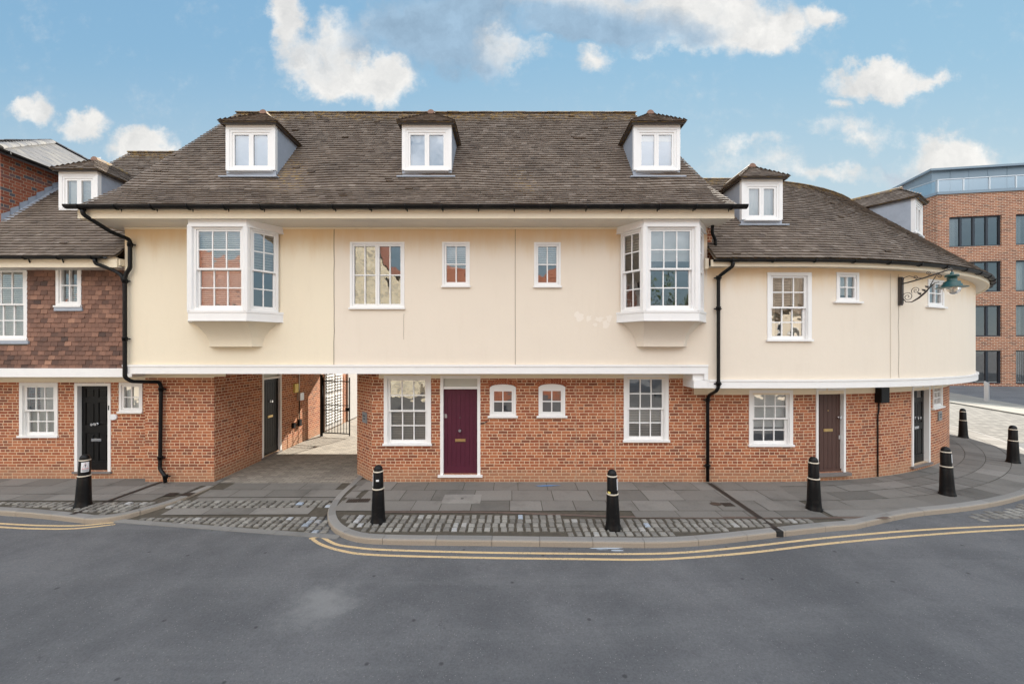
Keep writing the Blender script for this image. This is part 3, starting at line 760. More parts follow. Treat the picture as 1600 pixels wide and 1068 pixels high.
def inside(p, poly):
    x, y = p; r = False; j = len(poly)-1
    for i in range(len(poly)):
        xi, yi = poly[i]; xj, yj = poly[j]
        if (yi > y) != (yj > y) and x < (xj-xi)*(y-yi)/(yj-yi)+xi: r = not r
        j = i
    return r
def smooth_line(pts, k=3):
    """Catmull-Rom resample"""
    out = []
    for i in range(len(pts)-1):
        p0 = pts[max(i-1, 0)]; p1 = pts[i]; p2 = pts[i+1]; p3 = pts[min(i+2, len(pts)-1)]
        for j in range(k):
            t = j/k
            out.append(tuple(.5*((2*p1[a])+(-p0[a]+p2[a])*t+(2*p0[a]-5*p1[a]+4*p2[a]-p3[a])*t*t+(-p0[a]+3*p1[a]-3*p2[a]+p3[a])*t**3) for a in (0, 1)))
    out.append(pts[-1]); return out
def offset_line(pts, d):
    """positive d = to the left of travel"""
    out = []
    for i, p in enumerate(pts):
        a = Vector(pts[max(i-1, 0)]); b = Vector(pts[min(i+1, len(pts)-1)]); t = (b-a).normalized()
        out.append((p[0]-t.y*d, p[1]+t.x*d))
    return out
def kerb_R(th): return 13.35+.5*max(0, 1-th/.15)**1.5
KA = smooth_line([(-4.02, 10.5), (-4.0, 9.9), (-3.98, 9.08), (-3.83, 8.31), (-3.56, 7.74), (-3.2, 7.32), (-2.73, 7.05), (-2.14, 6.965), (-1.17, 6.935), (-.2, 6.915), (.73, 6.888), (1.68, 6.865), (2.6, 6.86), (3.41, 6.95), (4.3, 7.127), (5.2, 7.32), (6.04, 7.49)], 4)
KB = [(CX+kerb_R(t)*math.sin(t), CY-kerb_R(t)*math.cos(t)) for t in [i*.04 for i in range(0, 45)]]
KERB = KA+KB
KI = offset_line(KERB, .15)        # inner edge of the kerb stones
nA = len(KA)

def slab_rows(m, rows, xr, ok, z=0.0, gap=.013, wmin=.5, wmax=.95, mapf=None, th=.03):
    """individual flags in rows; rows = list of (v0, v1)"""
    for (v0, v1) in rows:
        u = xr[0]-random.uniform(0, .4)
        while u < xr[1]:
            w_ = random.uniform(wmin, wmax); a, b = u+gap/2, u+w_-gap/2; u += w_
            c0, c1 = v0+gap/2, v1-gap/2
            if not ok((a+b)/2, (c0+c1)/2): continue
            t = min(1, max(0, random.gauss(.48, .15))); dz = random.uniform(-.002, .002); tl = random.uniform(-.002, .002)
            nu = max(1, int((b-a)/.35)) if mapf else 1
            for i in range(nu):
                ua = a+(b-a)*i/nu; ub = a+(b-a)*(i+1)/nu
                q = [(ua, c0), (ub, c0), (ub, c1), (ua, c1)]
                pts = [(mapf(x, y) if mapf else (x, y)) for x, y in q]
                zz = [z+dz-tl, z+dz+tl, z+dz+tl, z+dz-tl]
                m.face([(p[0], p[1], k) for p, k in zip(pts, zz)], q, t)
def sett_block(m, cx, cy, a, b, z, rot=0, t=.5, h=.024):
    ca, sa = math.cos(rot), math.sin(rot)
    def P(x, y, zz): return (cx+x*ca-y*sa, cy+x*sa+y*ca, zz)
    j = lambda k: k*random.uniform(.9, 1.06)
    cr = [(-a/2, -b/2), (a/2, -b/2), (a/2, b/2), (-a/2, b/2)]
    cr = [(j(x), j(y)) for x, y in cr]; hz = random.uniform(.7, 1.15)*h
    r0 = [P(x, y, z-.02) for x, y in cr]; r1 = [P(x*.97, y*.97, z+hz*.55) for x, y in cr]; r2 = [P(x*.78, y*.78, z+hz) for x, y in cr]
    vs = r0+r1+r2; fs = [(8, 9, 10, 11)]
    for k in range(4):
        fs += [(k, (k+1) % 4, 4+(k+1) % 4, 4+k), (4+k, 4+(k+1) % 4, 8+(k+1) % 4, 8+k)]
    m.mesh(vs, fs, t)

# soil bed below flags and setts, a thick sheet so joints read dark
bedpoly = [p for p in KI[:nA+1]]+[(6.5, 10.4), (-3.4, 10.4), (-4.05, 11)]
struct(ground_poly('paving_bed', bedpoly, -.012, M['soil']))
m = MB()
for i in range(nA, len(KERB)-1):
    a, b = KI[i], KI[i+1]
    def inn(p, r=11.2):
        th = math.atan2(p[0]-CX, CY-p[1]); return (CX+r*math.sin(th), CY-r*math.cos(th))
    ia, ib = inn(a), inn(b)
    m.face([(a[0], a[1], -.012), (b[0], b[1], -.012), (ib[0], ib[1], -.012), (ia[0], ia[1], -.012)])
struct(m.build('paving_bed', M['soil']))
BACKY = lambda x: 8.07 if x < -.5 else (8.07-(x+.5)*.09 if x < 2.5 else 7.80)
pav = MB()
front_poly = [p for p in KI[:nA+1]]+[(6.5, 10.2), (-3.6, 10.2), (-4.15, 10.7)]
slab_rows(pav, [(8.17, 8.72), (8.72, 9.36), (9.36, 9.98)], (-4.2, 6.5), lambda u, v: inside((u, v), front_poly) and inside((u-.3, v-.2), front_poly) and u < 6.6, wmin=.55, wmax=1.0)
slab_rows(pav, [(7.84, 8.17)], (-.3, 6.5), lambda u, v: u > 2.4 and inside((u, v-.25), front_poly), wmin=.55, wmax=.9)
# flags on the rounded corner by the passage
slab_rows(pav, [(8.2, 8.55), (8.55, 8.9), (8.9, 9.3), (9.3, 9.7), (9.7, 10.1), (10.1, 10.5)], (-4.0, -2.9), lambda u, v: inside((u-.12, v), front_poly) and not inside((u-.3, v-.2), front_poly), wmin=.24, wmax=.3)
polar = lambda u, v: (CX+(CY-v)*math.sin((u-6.5)/12.3), CY-(CY-v)*math.cos((u-6.5)/12.3))
def okpol(u, v):
    th = (u-6.5)/12.3; return (CY-v) < kerb_R(th)-.16-.12
slab_rows(pav, [(7.62, 7.9), (7.9, 8.22), (8.22, 8.72), (8.72, 9.2), (9.2, 9.62), (9.62, 10.2)], (6.5, 26), lambda u, v: okpol(u, v), mapf=polar, wmin=.6, wmax=1.25)
# edge infill flags along the kerb on the curve
for i in range(nA, len(KI)-1):
    a, b = KI[i], KI[i+1]
    th0 = math.atan2(a[0]-CX, CY-a[1]); th1 = math.atan2(b[0]-CX, CY-b[1])
    r0, r1 = 13.19, 13.19
    pav.face([(a[0], a[1], -.003), (b[0], b[1], -.003), (CX+12.9*math.sin(th1), CY-12.9*math.cos(th1), -.003), (CX+12.9*math.sin(th0), CY-12.9*math.cos(th0), -.003)], None, .4+.2*((i*7) % 3)/3)
struct(pav.build('pavement', M['slabs']))
# brownish stone border between flags and setts
m = MB(); x = -2.6
while x < 6.3:
    w_ = random.uniform(.8, 1.3); y0 = BACKY(x); y1 = BACKY(x+w_)
    m.face([(x+.005, y0, -.001), (x+w_-.005, y1, -.001), (x+w_-.005, y1+.09, -.001), (x+.005, y0+.09, -.001)], None, random.uniform(.2, .5)); x += w_
bo = paint('brown_border_stone', (.115, .082, .066), .85, .3, 12, bump=.4, bscale=40)
struct(m.build('border_stones', bo))
# granite setts along the kerb
st = MB()
def setts(m, x0, x1, y0, y1, ok, zf, px_=.150, py_=.182, rot=0):
    y = y0; r = 0
    while y < y1:
        x = x0+random.uniform(-.012, .012)
        while x < x1:
            if ok(x, y):
                t = min(.9, max(0, random.gauss(.5, .2)));
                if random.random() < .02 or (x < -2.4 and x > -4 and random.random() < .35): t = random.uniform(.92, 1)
                sett_block(m, x+random.uniform(-.008, .008), y+random.uniform(-.008, .008), px_*.74*random.uniform(.86, 1.1), py_*.80*random.uniform(.92, 1.06), zf(x, y), rot+random.uniform(-.05, .05), t)
            x += px_
        y += py_; r += 1
okA = lambda x, y: inside((x, y-.09), front_poly) and inside((x-.07, y-.05), front_poly) and inside((x+.0, y-.1), front_poly) and y < BACKY(x)-.08
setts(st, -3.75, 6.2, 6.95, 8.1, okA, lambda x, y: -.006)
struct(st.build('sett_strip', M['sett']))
# ---- kerb stones
kb = MB(); V = [Vector((p[0], p[1], 0)) for p in KERB]; L = [0]
for a, b in zip(V, V[1:]): L.append(L[-1]+(b-a).length)
def along(V, L, s):
    i = 0
    while i < len(L)-2 and L[i+1] < s: i += 1
    return V[i].lerp(V[i+1], (s-L[i])/max(1e-6, L[i+1]-L[i]))
KPROF = [(.0, -.2), (.004, -.03), (-.006, -.008), (-.022, 0.0), (-.15, 0.002), (-.15, -.2)]
def kerb_run(kb, V, L, prof, s0=0.0):
    s = s0
    while s < L[-1]-.1:
        ln = random.uniform(.82, .98); e = min(s+ln, L[-1]); k = max(2, int((e-s)/.15))
        dz = random.uniform(-.003, .003)
        pts = [along(V, L, s+.004+(e-s-.008)*i/k)+Vector((0, 0, dz)) for i in range(k+1)]
        kb.sweep(pts, prof, closed=True, tint=random.uniform(.1, .9)); s = e
kerb_run(kb, V, L, KPROF)
struct(kb.build('kerb', M['kerbst']))
# ---- left pavement
LK = smooth_line([(-30, 9.75), (-22, 9.35), (-16, 8.85), (-12, 8.36), (-10.1, 8.14), (-8.74, 7.89), (-8.34, 7.81), (-8.02, 7.84), (-7.83, 7.96), (-7.7, 8.1), (-7.39, 8.67), (-7.28, 9.4), (-7.25, 10.1)], 5)
LKI = offset_line(LK, .14)
lp = LKI+[(-7.5, 10.3), (-30, 10.6)]
struct(ground_poly('paving_bed', lp, -.012, M['soil']))
pav = MB()
slab_rows(pav, [(8.72, 9.12), (9.12, 9.66), (9.66, 10.25)], (-30, -7.2), lambda u, v: inside((u, v-.22), lp) and inside((u+.3, v), lp), wmin=.6, wmax=1.1)
slab_rows(pav, [(8.72, 9.12), (9.12, 9.66), (9.66, 10.25)], (-8.1, -7.2), lambda u, v: inside((u+.1, v), lp) and not inside((u+.3, v), lp), wmin=.2, wmax=.24)
struct(pav.build('pavement', M['slabs']))
st = MB(); setts(st, -22, -7.3, 7.9, 8.74, lambda x, y: inside((x, y-.08), lp) and inside((x+.08, y), lp) and y < 8.66, lambda x, y: -.006, .16, .13)
struct(st.build('sett_strip', M['sett']))
kb = MB(); V = [Vector((p[0], p[1], 0)) for p in LK]; L = [0]
for a, b in zip(V, V[1:]): L.append(L[-1]+(b-a).length)
kerb_run(kb, V, L, KPROF)
struct(kb.build('kerb', M['kerbst']))
# ---- crossover apron, falling to the road
def edge_x(line, y):
    for (x0, y0), (x1, y1) in zip(line, line[1:]):
        if (y0-y)*(y1-y) <= 0 and abs(y1-y0) > 1e-6: return x0+(x1-x0)*(y-y0)/(y1-y0)
    return line[0][0]
RE = [(-4.03, 10.5)]+[p for p in KA if p[1] > 7.05]; LE = [p for p in LK if p[0] > -8.2]
fy = lambda x: 7.86+(x+7.85)*(7.18-7.86)/(4.6)
def az(x, y): return -.104*min(1, max(0, (9.9-y)/(9.9-fy(x)-.02)))+.002
apoly = [(-7.85, fy(-7.85)+.1), (-3.3, fy(-3.3)+.1)]+RE[::-1]+[(-4.03, 10.4), (-7.25, 10.4)]+LE[::-1]
m = MB()
ys = [7.0+.15*i for i in range(21)]
for y0, y1 in zip(ys, ys[1:]):
    xs = [-8.0+.2*i for i in range(22)]
    for x0, x1 in zip(xs, xs[1:]):
        if y0 < fy(x0)-.25 or not (inside((x0+.1, y0+.1), apoly) or inside((x0+.1, y1), apoly) or inside((x1, y0), apoly)): continue
        m.face([(x, y, az(x, y)-.014) for x, y in ((x0, y0), (x1, y0), (x1, y1), (x0, y1))])
struct(m.build('crossover_bed', M['soil']))
ap = MB(); ina = lambda u, v: inside((u, v), apoly)
for rows, wa, wb in (([(9.02, 9.45), (9.45, 9.87)], .7, 1.15), ([(8.80, 9.0)], .8, 1.2), ([(8.16, 8.48)], .8, 1.25)):
    k = len(ap.v); slab_rows(ap, rows, (-7.8, -3.7), ina, wmin=wa, wmax=wb)
    ap.v[k:] = [(x, y, az(x, y)) for (x, y, z) in ap.v[k:]]
struct(ap.build('crossover_slabs', M['slabs']))
st = MB()
setts(st, -7.7, -3.4, 7.3, 8.16, lambda x, y: ina(x, y) and y > fy(x)+.16 and y < 8.1, lambda x, y: az(x, y)-.008, .155, .135)
setts(st, -7.5, -3.8, 8.54, 8.8, lambda x, y: ina(x, y), lambda x, y: az(x, y)-.008, .17, .125)
struct(st.build('crossover_setts', M['sett']))
kb = MB(); V = [Vector((-7.9, fy(-7.9), -.098)), Vector((-5.5, fy(-5.5), -.098)), Vector((-3.15, fy(-3.15), -.098))]; L = [0]
for a, b in zip(V, V[1:]): L.append(L[-1]+(b-a).length)
kerb_run(kb, V, L, [(0, -.1), (0, 0), (-.14, .004), (-.14, -.1)])
struct(kb.build('flush_kerb', tintmat('flush_granite', [(0, (.17, .165, .155)), (1, (.23, .222, .208))], fine=60, bump=.5, fv=.25)))
# ---- passage floor and yard
m = MB(); m.face([(-7.9, 9.87, -.002), (-3.9, 9.87, -.002), (-3.9, 30, -.002), (-7.9, 30, -.002)], [(-7.9, 9.87), (-3.9, 9.87), (-3.9, 30), (-7.9, 30)])
m.face([(-3.9, 12.6, -.002), (8, 12.6, -.002), (8, 30, -.002), (-3.9, 30, -.002)], [(-3.9, 12.6), (8, 12.6), (8, 30), (-3.9, 30)])
struct(m.build('passage_paving', M['paver']))
# ---- yellow lines
def line_strip(pts, w_, z):
    m = MB(); P = smooth_line(pts, 5); A = offset_line(P, w_/2); B = offset_line(P, -w_/2)
    for i in range(len(P)-1): m.face([(*B[i], z), (*B[i+1], z), (*A[i+1], z), (*A[i], z)])
    return m
outer = [(-3.62, 7.2), (-3.35, 6.98), (-2.9, 6.76), (-2.29, 6.62), (-.6, 6.53), (1.04, 6.49), (2.08, 6.47), (2.9, 6.53), (4.04, 6.70), (5.65, 7.02), (7.6, 7.33), (9.78, 7.58), (14, 7.9), (24, 8.3)]
innr = [(-3.47, 7.26), (-3.1, 6.99), (-2.75, 6.88), (-2.2, 6.79), (-.6, 6.70), (1.04, 6.66), (2.08, 6.65), (2.9, 6.70), (4.0, 6.88), (5.6, 7.20), (7.55, 7.51), (9.78, 7.73), (14, 8.06), (24, 8.45)]
for L_ in (outer, innr): struct(line_strip(L_, .062, ROADZ+.004).build('yellow_line', M['yellow']))
m = line_strip([(-3.66, 7.18), (-3.44, 7.29)], .06, ROADZ+.008); struct(m.build('yellow_line', M['yellow']))
for L_ in ([(-7.75, 7.78), (-8.3, 7.60), (-9.0, 7.585), (-10.2, 7.70), (-16, 8.4), (-26, 9.2)], [(-7.85, 7.86), (-8.35, 7.73), (-9.0, 7.72), (-10.2, 7.83), (-16, 8.53), (-26, 9.33)]):
    struct(line_strip(L_, .06, ROADZ+.004).build('yellow_line', M['yellow']))
# ---- side street on the right: far pavement
ground_far = [(34.4, 31.2), (30.0, 22.4), (26.1, 20.0), (22, 13), (36, 7), (60, 4), (60, -2), (90, 0), (90, 40)]
m = MB()
A = [(44, 50), (34.2, 31.2), (30.7, 23.9), (28.5, 17), (29.5, 12)]; B = [(33, 50), (27.9, 25.3), (26.4, 20.5), (25.4, 15), (26.5, 9)]
for i in range(4): m.face([(*A[i], -.03), (*A[i+1], -.03), (*B[i+1], -.03), (*B[i], -.03)], [(*A[i],), (*A[i+1],), (*B[i+1],), (*B[i],)])
for i in range(4): m.face([(*B[i], -.03), (*B[i+1], -.03), (*B[i+1], -.2), (*B[i], -.2)])
far_pav = pavers('far_paving', (.20, .185, .16), (.27, .25, .215), (.13, .12, .10), .9, .6, .012)
struct(m.build('far_pavement', far_pav))
sl = pavers('side_street_setts', (.095, .09, .08), (.185, .175, .155), (.07, .065, .058), .34, .2, .02)
m = MB(); B2 = [(33, 50), (27.9, 25.3), (26.4, 20.5), (25.4, 15), (26.5, 9)]
C2 = [(21.2, 50), (19.85, 22), (19.6, 18.5), (18.0, 14.5), (15.5, 11.2)]
for i in range(3): m.face([(*C2[i], ROADZ+.004), (*B2[i], ROADZ+.004), (*B2[i+1], ROADZ+.004), (*C2[i+1], ROADZ+.004)], [C2[i], B2[i], B2[i+1], C2[i+1]])
struct(m.build('side_street', sl))
# white-ish sett patch in the carriageway by the right kerb
st = MB(); setts(st, 9.4, 16, 7.7, 9.2, lambda x, y: (x-CX)**2+(y-CY)**2 > 13.5**2 and y > 7.95+(x-9.4)*.05, lambda x, y: ROADZ-.002, .2, .13, .12)
struct(st.build('carriageway_setts', M['sett']))

# ---- slot drains, gullies, covers
def slot_drain(p0, p1, lab, w_=.10, z=.004):
    p0, p1 = Vector((*p0, z)), Vector((*p1, z)); t = (p1-p0).normalized(); x = Vector((-t.y, t.x, 0)); n = 26
    o = thing('slot_drain', p0, lab, 'drain', 'drain channels across the pavement')
    m = MB(); m.face([p0-x*w_/2, p1-x*w_/2, p1+x*w_/2, p0+x*w_/2]); m.build('channel', M['slot'], o)
    g = MB(); Ln = (p1-p0).length; k = int(Ln/.06)
    for i in range(k):
        a = p0+t*(Ln*(i+.15)/k)+Vector((0, 0, .004)); b = p0+t*(Ln*(i+.55)/k)+Vector((0, 0, .004))
        g.face([a-x*w_*.5, b-x*w_*.5, b+x*w_*.5, a+x*w_*.5])
    for sg in (-1, 1): g.face([p0+x*sg*w_*.62+Vector((0, 0, .003)), p1+x*sg*w_*.62+Vector((0, 0, .003)), p1+x*sg*w_*.45+Vector((0, 0, .003)), p0+x*sg*w_*.45+Vector((0, 0, .003))][::sg])
    g.build('grating', M['grate'], o)
    return o
slot_drain((4.88, 9.85), (4.86, 7.33), 'dark grated drain channel from the right downpipe to the kerb')
slot_drain((-8.75, 10.0), (-8.82, 7.98), 'dark grated drain channel from the left downpipe to the kerb')
m = MB(); F = facing(7.236); m.box(F, 4.80, 4.93, -.12, .008, -.095, .004); tag(m.build('drain_outlet', M['slot']), 'rusty square drain outlet in the kerb face below the channel', 'drain outlet')
def gully(cx, cy, w_, l_, rot, lab, round_=False):
    m = MB(); g = MB()
    ca, sa = math.cos(rot), math.sin(rot); P = lambda x, y, z: (cx+x*ca-y*sa, cy+x*sa+y*ca, z)
    if round_:
        m.face([P(w_/2*math.cos(k*PI/10), l_/2*math.sin(k*PI/10), .005) for k in range(20)])
    else:
        m.face([P(-w_/2, -l_/2, .005), P(w_/2, -l_/2, .005), P(w_/2, l_/2, .005), P(-w_/2, l_/2, .005)])
        for k in range(5):
            x = -w_/2+w_*(k+.3)/5; m.face([P(x, -l_/2, .010), P(x+w_*.07, -l_/2, .010), P(x+w_*.07, l_/2, .010), P(x, l_/2, .010)], None, .5, 1)
    return tag(m.build('utility_cover', [M['grate'], M['slot']]), lab, 'utility cover', 'small iron covers in the pavement')
def gpos(x, y): Y = H*FP/(y-HZ); return ((x-800)*Y/FP, Y)
for (x, y, lab, rd) in ((268, 772, 'small rusty iron cover beside the crossover, nearer the left downpipe', 0), (292, 772, 'small rusty iron cover beside the crossover, nearer the passage', 0), (551, 782, 'small iron cover on the rounded corner, closer to the curved kerb', 0), (569, 781.5, 'small iron cover on the rounded corner, closer to the stickered bollard', 0), (1118, 787, 'small round iron cover just left of the right drain channel', 1), (1137, 788, 'small square iron cover touching the right drain channel', 0)):
    q = gpos(x, y); gully(q[0], q[1], .24, .2, .05, lab, rd)
q = gpos(722, 779); m = MB(); m.box(Frame(q[0], q[1], 1, 0, 0, -1), -.42, .42, -.26, .26, -.01, .006, .95); m.box(Frame(q[0], q[1], 1, 0, 0, -1), -.03, .03, -.05, .03, .006, .009, 0)
tag(m.build('inspection_cover', M['slabs']), 'large pale stone-filled inspection cover in front of the maroon door', 'inspection cover')
def spray(name, x, y, w_, n, mat, lab, z=.006, rd=False):
    m = MB(); Y = (H-(ROADZ if rd else 0))*FP/(y-HZ); X = (x-800)*Y/FP
    for k in range(n):
        a = random.uniform(-w_, w_); b = random.uniform(-.06, .06); l_ = random.uniform(.08, .3); h_ = random.uniform(.012, .03)
        pts = []
        for j in range(10):
            th = 2*PI*j/10; pts.append((X+a+l_*math.cos(th)*random.uniform(.8, 1), Y+b+h_*math.sin(th)*random.uniform(.6, 1.1), z+k*.0012+(ROADZ if rd else 0)))
        m.face(pts)
    return struct(m.build(name, mat))
spray('paint_mark', 855, 758, .2, 5, M['blue_p'], '')
spray('paint_mark', 958, 857, .22, 5, M['chalk'], '', .003, True)

# ================================================================== MAIN HOUSE
YU, YG = 9.4, 9.95
FU, FG = facing(YU), facing(YG)
UX = lambda x: (x-800)*YU/FP
UZ = lambda y: H+(HZ-y)*YU/FP
GX = lambda x: (x-800)*YG/FP
GZ = lambda y: H+(HZ-y)*YG/FP
main = thing('house', (-2, 9.5, 0), 'wide cream jettied house with three roof dormers and two bay windows over a carriage passage', 'house')
XL, XR = UX(195), UX(1105)
ZB0, ZB1, ZT = 2.745, 2.935, 6.20
EY, EZ = 8.66, 6.42          # eaves edge
BX, BZ = 9.40, 7.07          # end of the flatter eaves courses
RY, RZ = 12.2, 10.54         # ridge

bayL = (-7.58, -7.13, -5.90, -5.45); bayR = (2.52, 2.945, 4.11, 4.535); BD = .55
bayz = (4.16, 6.17)
up_holes_l = [(bayL[0]+.12, bayL[3]-.12, bayz[0]+.05, 5.98)]
win_c = (UX(547), UX(632), UZ(483), UZ(378)); win_s1 = (UX(691), UX(734), UZ(449), UZ(378)); win_s2 = (UX(834.5), UX(876), UZ(449.5), UZ(378.5))
XJ = UX(522)
e = .012
def inset(r): return (r[0]+e, r[1]-e, r[2]+e, r[3]-e)
m = MB(); wall(m, FU, XL, XJ, ZB0, ZT, up_holes_l, .12); m.build('upper_wall', M['cream_y'], main, 'warm cream rendered wall over the passage')
m = MB(); wall(m, FU, XJ, XR, ZB0, ZT, [(bayR[0]+.12, bayR[3]-.12, bayz[0]+.05, 5.98), inset(win_c), inset(win_s1), inset(win_s2)], .12)
m.build('upper_wall', M['cream_b'], main, 'beige rendered wall')
# joints and cracks in the render
def crack(F, pts, w_, name, mat, house, d=.003):
    m = MB()
    for (u0, z0), (u1, z1) in zip(pts, pts[1:]):
        m.face([F.p(u0-w_/2, d, z0), F.p(u0+w_/2, d, z0), F.p(u1+w_/2, d, z1), F.p(u1-w_/2, d, z1)])
    return m.build(name, mat, house)
def wander(u, z0, z1, n, a): return [(u+random.uniform(-a, a), z0+(z1-z0)*i/n) for i in range(n+1)]
crack(FU, wander(XJ, ZB1, ZT-.02, 12, .006), .014, 'wall_joint', M['crack'], main)
crack(FU, wander(UX(805), ZB1, ZT-.02, 4, .002), .010, 'wall_joint', M['crack'], main)
crack(FU, wander(UX(631), UZ(530), UZ(490), 5, .01), .006, 'crack', M['crack'], main)
m = MB()
for (x, y, w_, h_) in ((905, 494, .11, .10), (921, 497, .06, .08), (936, 499, .1, .07), (946, 506, .09, .09), (952, 498, .06, .1), (930, 507, .05, .04)):
    pts = []
    for j in range(14):
        th = 2*PI*j/14; r = random.uniform(.5, 1.5); pts.append(FU.p(UX(x)+w_*r*math.cos(th), .002+.0004*(x % 7), UZ(y)+h_*r*math.sin(th)))
    m.face(pts)
pm, t_, b_ = new_mat('faint_touch_up'); b_.inputs['Base Color'].default_value = (.81, .735, .635, 1); b_.inputs['Roughness'].default_value = .95
m.build('paint_patch', pm, main)

# ground floor: brick walls round the passage and the front
PL0 = (-7.44, YG); PL1 = (-7.62, 20.5)
def seg(a, b):
    v = Vector((b[0]-a[0], b[1]-a[1])); L_ = v.length; t = v/L_
    return Frame(a[0], a[1], t.x, t.y, t.y, -t.x), L_
m = MB()
wall(m, FG, GX(227), PL0[0], -.05, ZB0, duv=20)
Fp, Lp = seg(PL0, PL1)
pd = (1.96, 2.98, .06, 2.66)                      # door in the passage wall
lv0, lv1 = 6.35, 8.35
wall(m, Fp, 0, Lp, -.05, 3.6, [inset(pd)], duv=20+PL0[0])
CH0, CH1 = (-4.13, 10.62), (-3.5, YG)
Fr, Lr_ = seg((-4.13, 12.6), CH0); wall(m, Fr, 0, Lr_, -.05, ZB0, duv=3)
Fc, Lc = seg(CH0, CH1); wall(m, Fc, 0, Lc, -.05, ZB0, duv=3+Lr_)
gw1 = (GX(600), GX(673.5), GZ(695.5), GZ(586.5)); gd = (GX(688), GX(750.5), GZ(741), GZ(586.5))
ga1 = (GX(765.5), GX(806), GZ(652), GZ(600)); ga2 = (GX(841.5), GX(883), GZ(652), GZ(599.5)); gw2 = (GX(974.5), GX(1044.5), GZ(690), GZ(585))
XE = GX(1084)
wall(m, FG, -3.5, XE, -.05, ZB0, [inset(gw1), inset(gd), inset(ga1), inset(ga2), inset(gw2)], duv=0)
m.build('ground_wall', M['brick'], main)
# hidden back and ends so that the house is closed
m = MB(); FB = Frame(0, 16.3, 1, 0, 0, 1)
wall(m, FB, XL, XR, 0, 6.3, [(-7.6, XR-.2, -.1, ZB0)], .05); m.build('rear_wall', M['brick'], main)
for X_ in (XR, XL):
    m = MB(); m.face([(X_, YU+.02, ZB0), (X_, 16.85, ZB0), (X_, 16.85, 6.3), (X_, YU+.02, 6.3)], [(YU, 0), (16.85, 0), (16.85, 6.3), (YU, 6.3)]); m.build('gable_wall', M['brick'], main)
m = MB(); m.face([(-4.13, 12.6, 0), (XR, 12.6, 0), (XR, 12.6, ZB0), (-4.13, 12.6, ZB0)]); m.build('rear_wall', M['brick'], main)
m = MB(); F2 = facing(9.52); m.box(F2, XR-.02, XR+.17, -.5, 0, 5.4, ZT); m.build('brick_pier', M['brick'], main)
m = MB(); m.box(FU, XL, XR, -6.9, -.01, ZB0, ZB0+.03); m.build('jetty_soffit', M['cream'], main)
m = MB(); m.box(FG, GX(227), PL0[0]-.0, 0, .012, GZ(590), ZB0-.002)
m.box(FG, GX(592)-.0, GX(1084), 0, .012, GZ(591), ZB0-.002); m.box(FG, PL0[0]-.35, PL0[0]+.3, .012, .02, GZ(588), ZB0-.002); m.build('wall_plate', M['cream'], main)
m = MB(); m.box(FU, XL, XR-.005, .001, .055, ZB0-.012, ZB1)
m.box(FU, XL, XR-.005, .055, .07, ZB1-.035, ZB1+.012)
m.box(FU, XR-.09, XR-.004, .001, .052, 2.582, ZB0-.013)
m.build('bressummer', M['white'], main)
m = MB(); m.box(FU, XR-.34, XR-.005, -.55, -.004, 2.580, ZB0-.014); m.build('jetty_return', M['white'], main)
# rooms
def room(house, x0, x1, y0, y1, z0, z1):
    m = MB(); F = facing(0)
    c = [(x0, y0, z0), (x1, y0, z0), (x1, y1, z0), (x0, y1, z0), (x0, y0, z1), (x1, y0, z1), (x1, y1, z1), (x0, y1, z1)]
    for f in ((0, 1, 2, 3), (4, 7, 6, 5), (0, 3, 7, 4), (1, 5, 6, 2), (3, 2, 6, 7)): m.face([c[k] for k in f])
    return m.build('room', M['room'], house)
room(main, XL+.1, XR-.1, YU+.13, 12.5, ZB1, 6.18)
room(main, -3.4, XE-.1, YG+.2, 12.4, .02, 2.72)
# soffit, fascia
XFL, XFR = -9.46, 4.86
m = MB(); m.box(FU, XFL, XFR, .0, .655, ZT-.02, ZT); m.box(FU, XFL, XL, -3, .0, ZT-.02, ZT); m.build('soffit', M['soffit'], main)
m = MB(); m.box(FU, XFL, XFR, .657, .70, ZT-.035, EZ-.03); m.box(FU, XFL-.03, XFL-.001, -3, .70, ZT-.035, EZ-.03); m.build('fascia', M['cream'], main)
m = MB(); m.box(FU, XL, XR, .001, .014, ZT-.06, ZT-.021); m.build('frieze_board', M['cream'], main)
# roof: bell-cast front slope in real courses
L1 = math.hypot(BX-EY, BZ-EZ); L2 = math.hypot(RY-BX, RZ-BZ); d1 = ((BX-EY)/L1, (BZ-EZ)/L1); d2 = ((RY-BX)/L2, (RZ-BZ)/L2)
def main_f(u, s, h):
    if s <= L1: y = EY+d1[0]*s; z = EZ+d1[1]*s
    else: y = BX+d2[0]*(s-L1); z = BZ+d2[1]*(s-L1)
    k = min(1, max(0, (s-L1+.35)/.7)); dy = d1[0]*(1-k)+d2[0]*k; dz = d1[1]*(1-k)+d2[1]*k
    sag = -.02*math.sin(u*.9+.6)*math.sin(s*.7)-.012*math.sin(u*2.3+s)
    return Vector((u, y-dz*(h+sag), z+dy*(h+sag)))
RXL, RXR = -8.36, 3.74; EXL, EXR = -9.42, 4.90; LT = L1+L2
def rng_main(s):
    k = s/LT
    kk = max(0, (s-L1*.9)/(LT-L1*.9)) if False else k
    return (EXL+(RXL-EXL)*(k*.82+.18*k*k), EXR+(RXR-EXR)*(k*.9+.1*k*k))
m = MB(); tiles(m, main_f, LT, .118, rng_main, .165, .034)
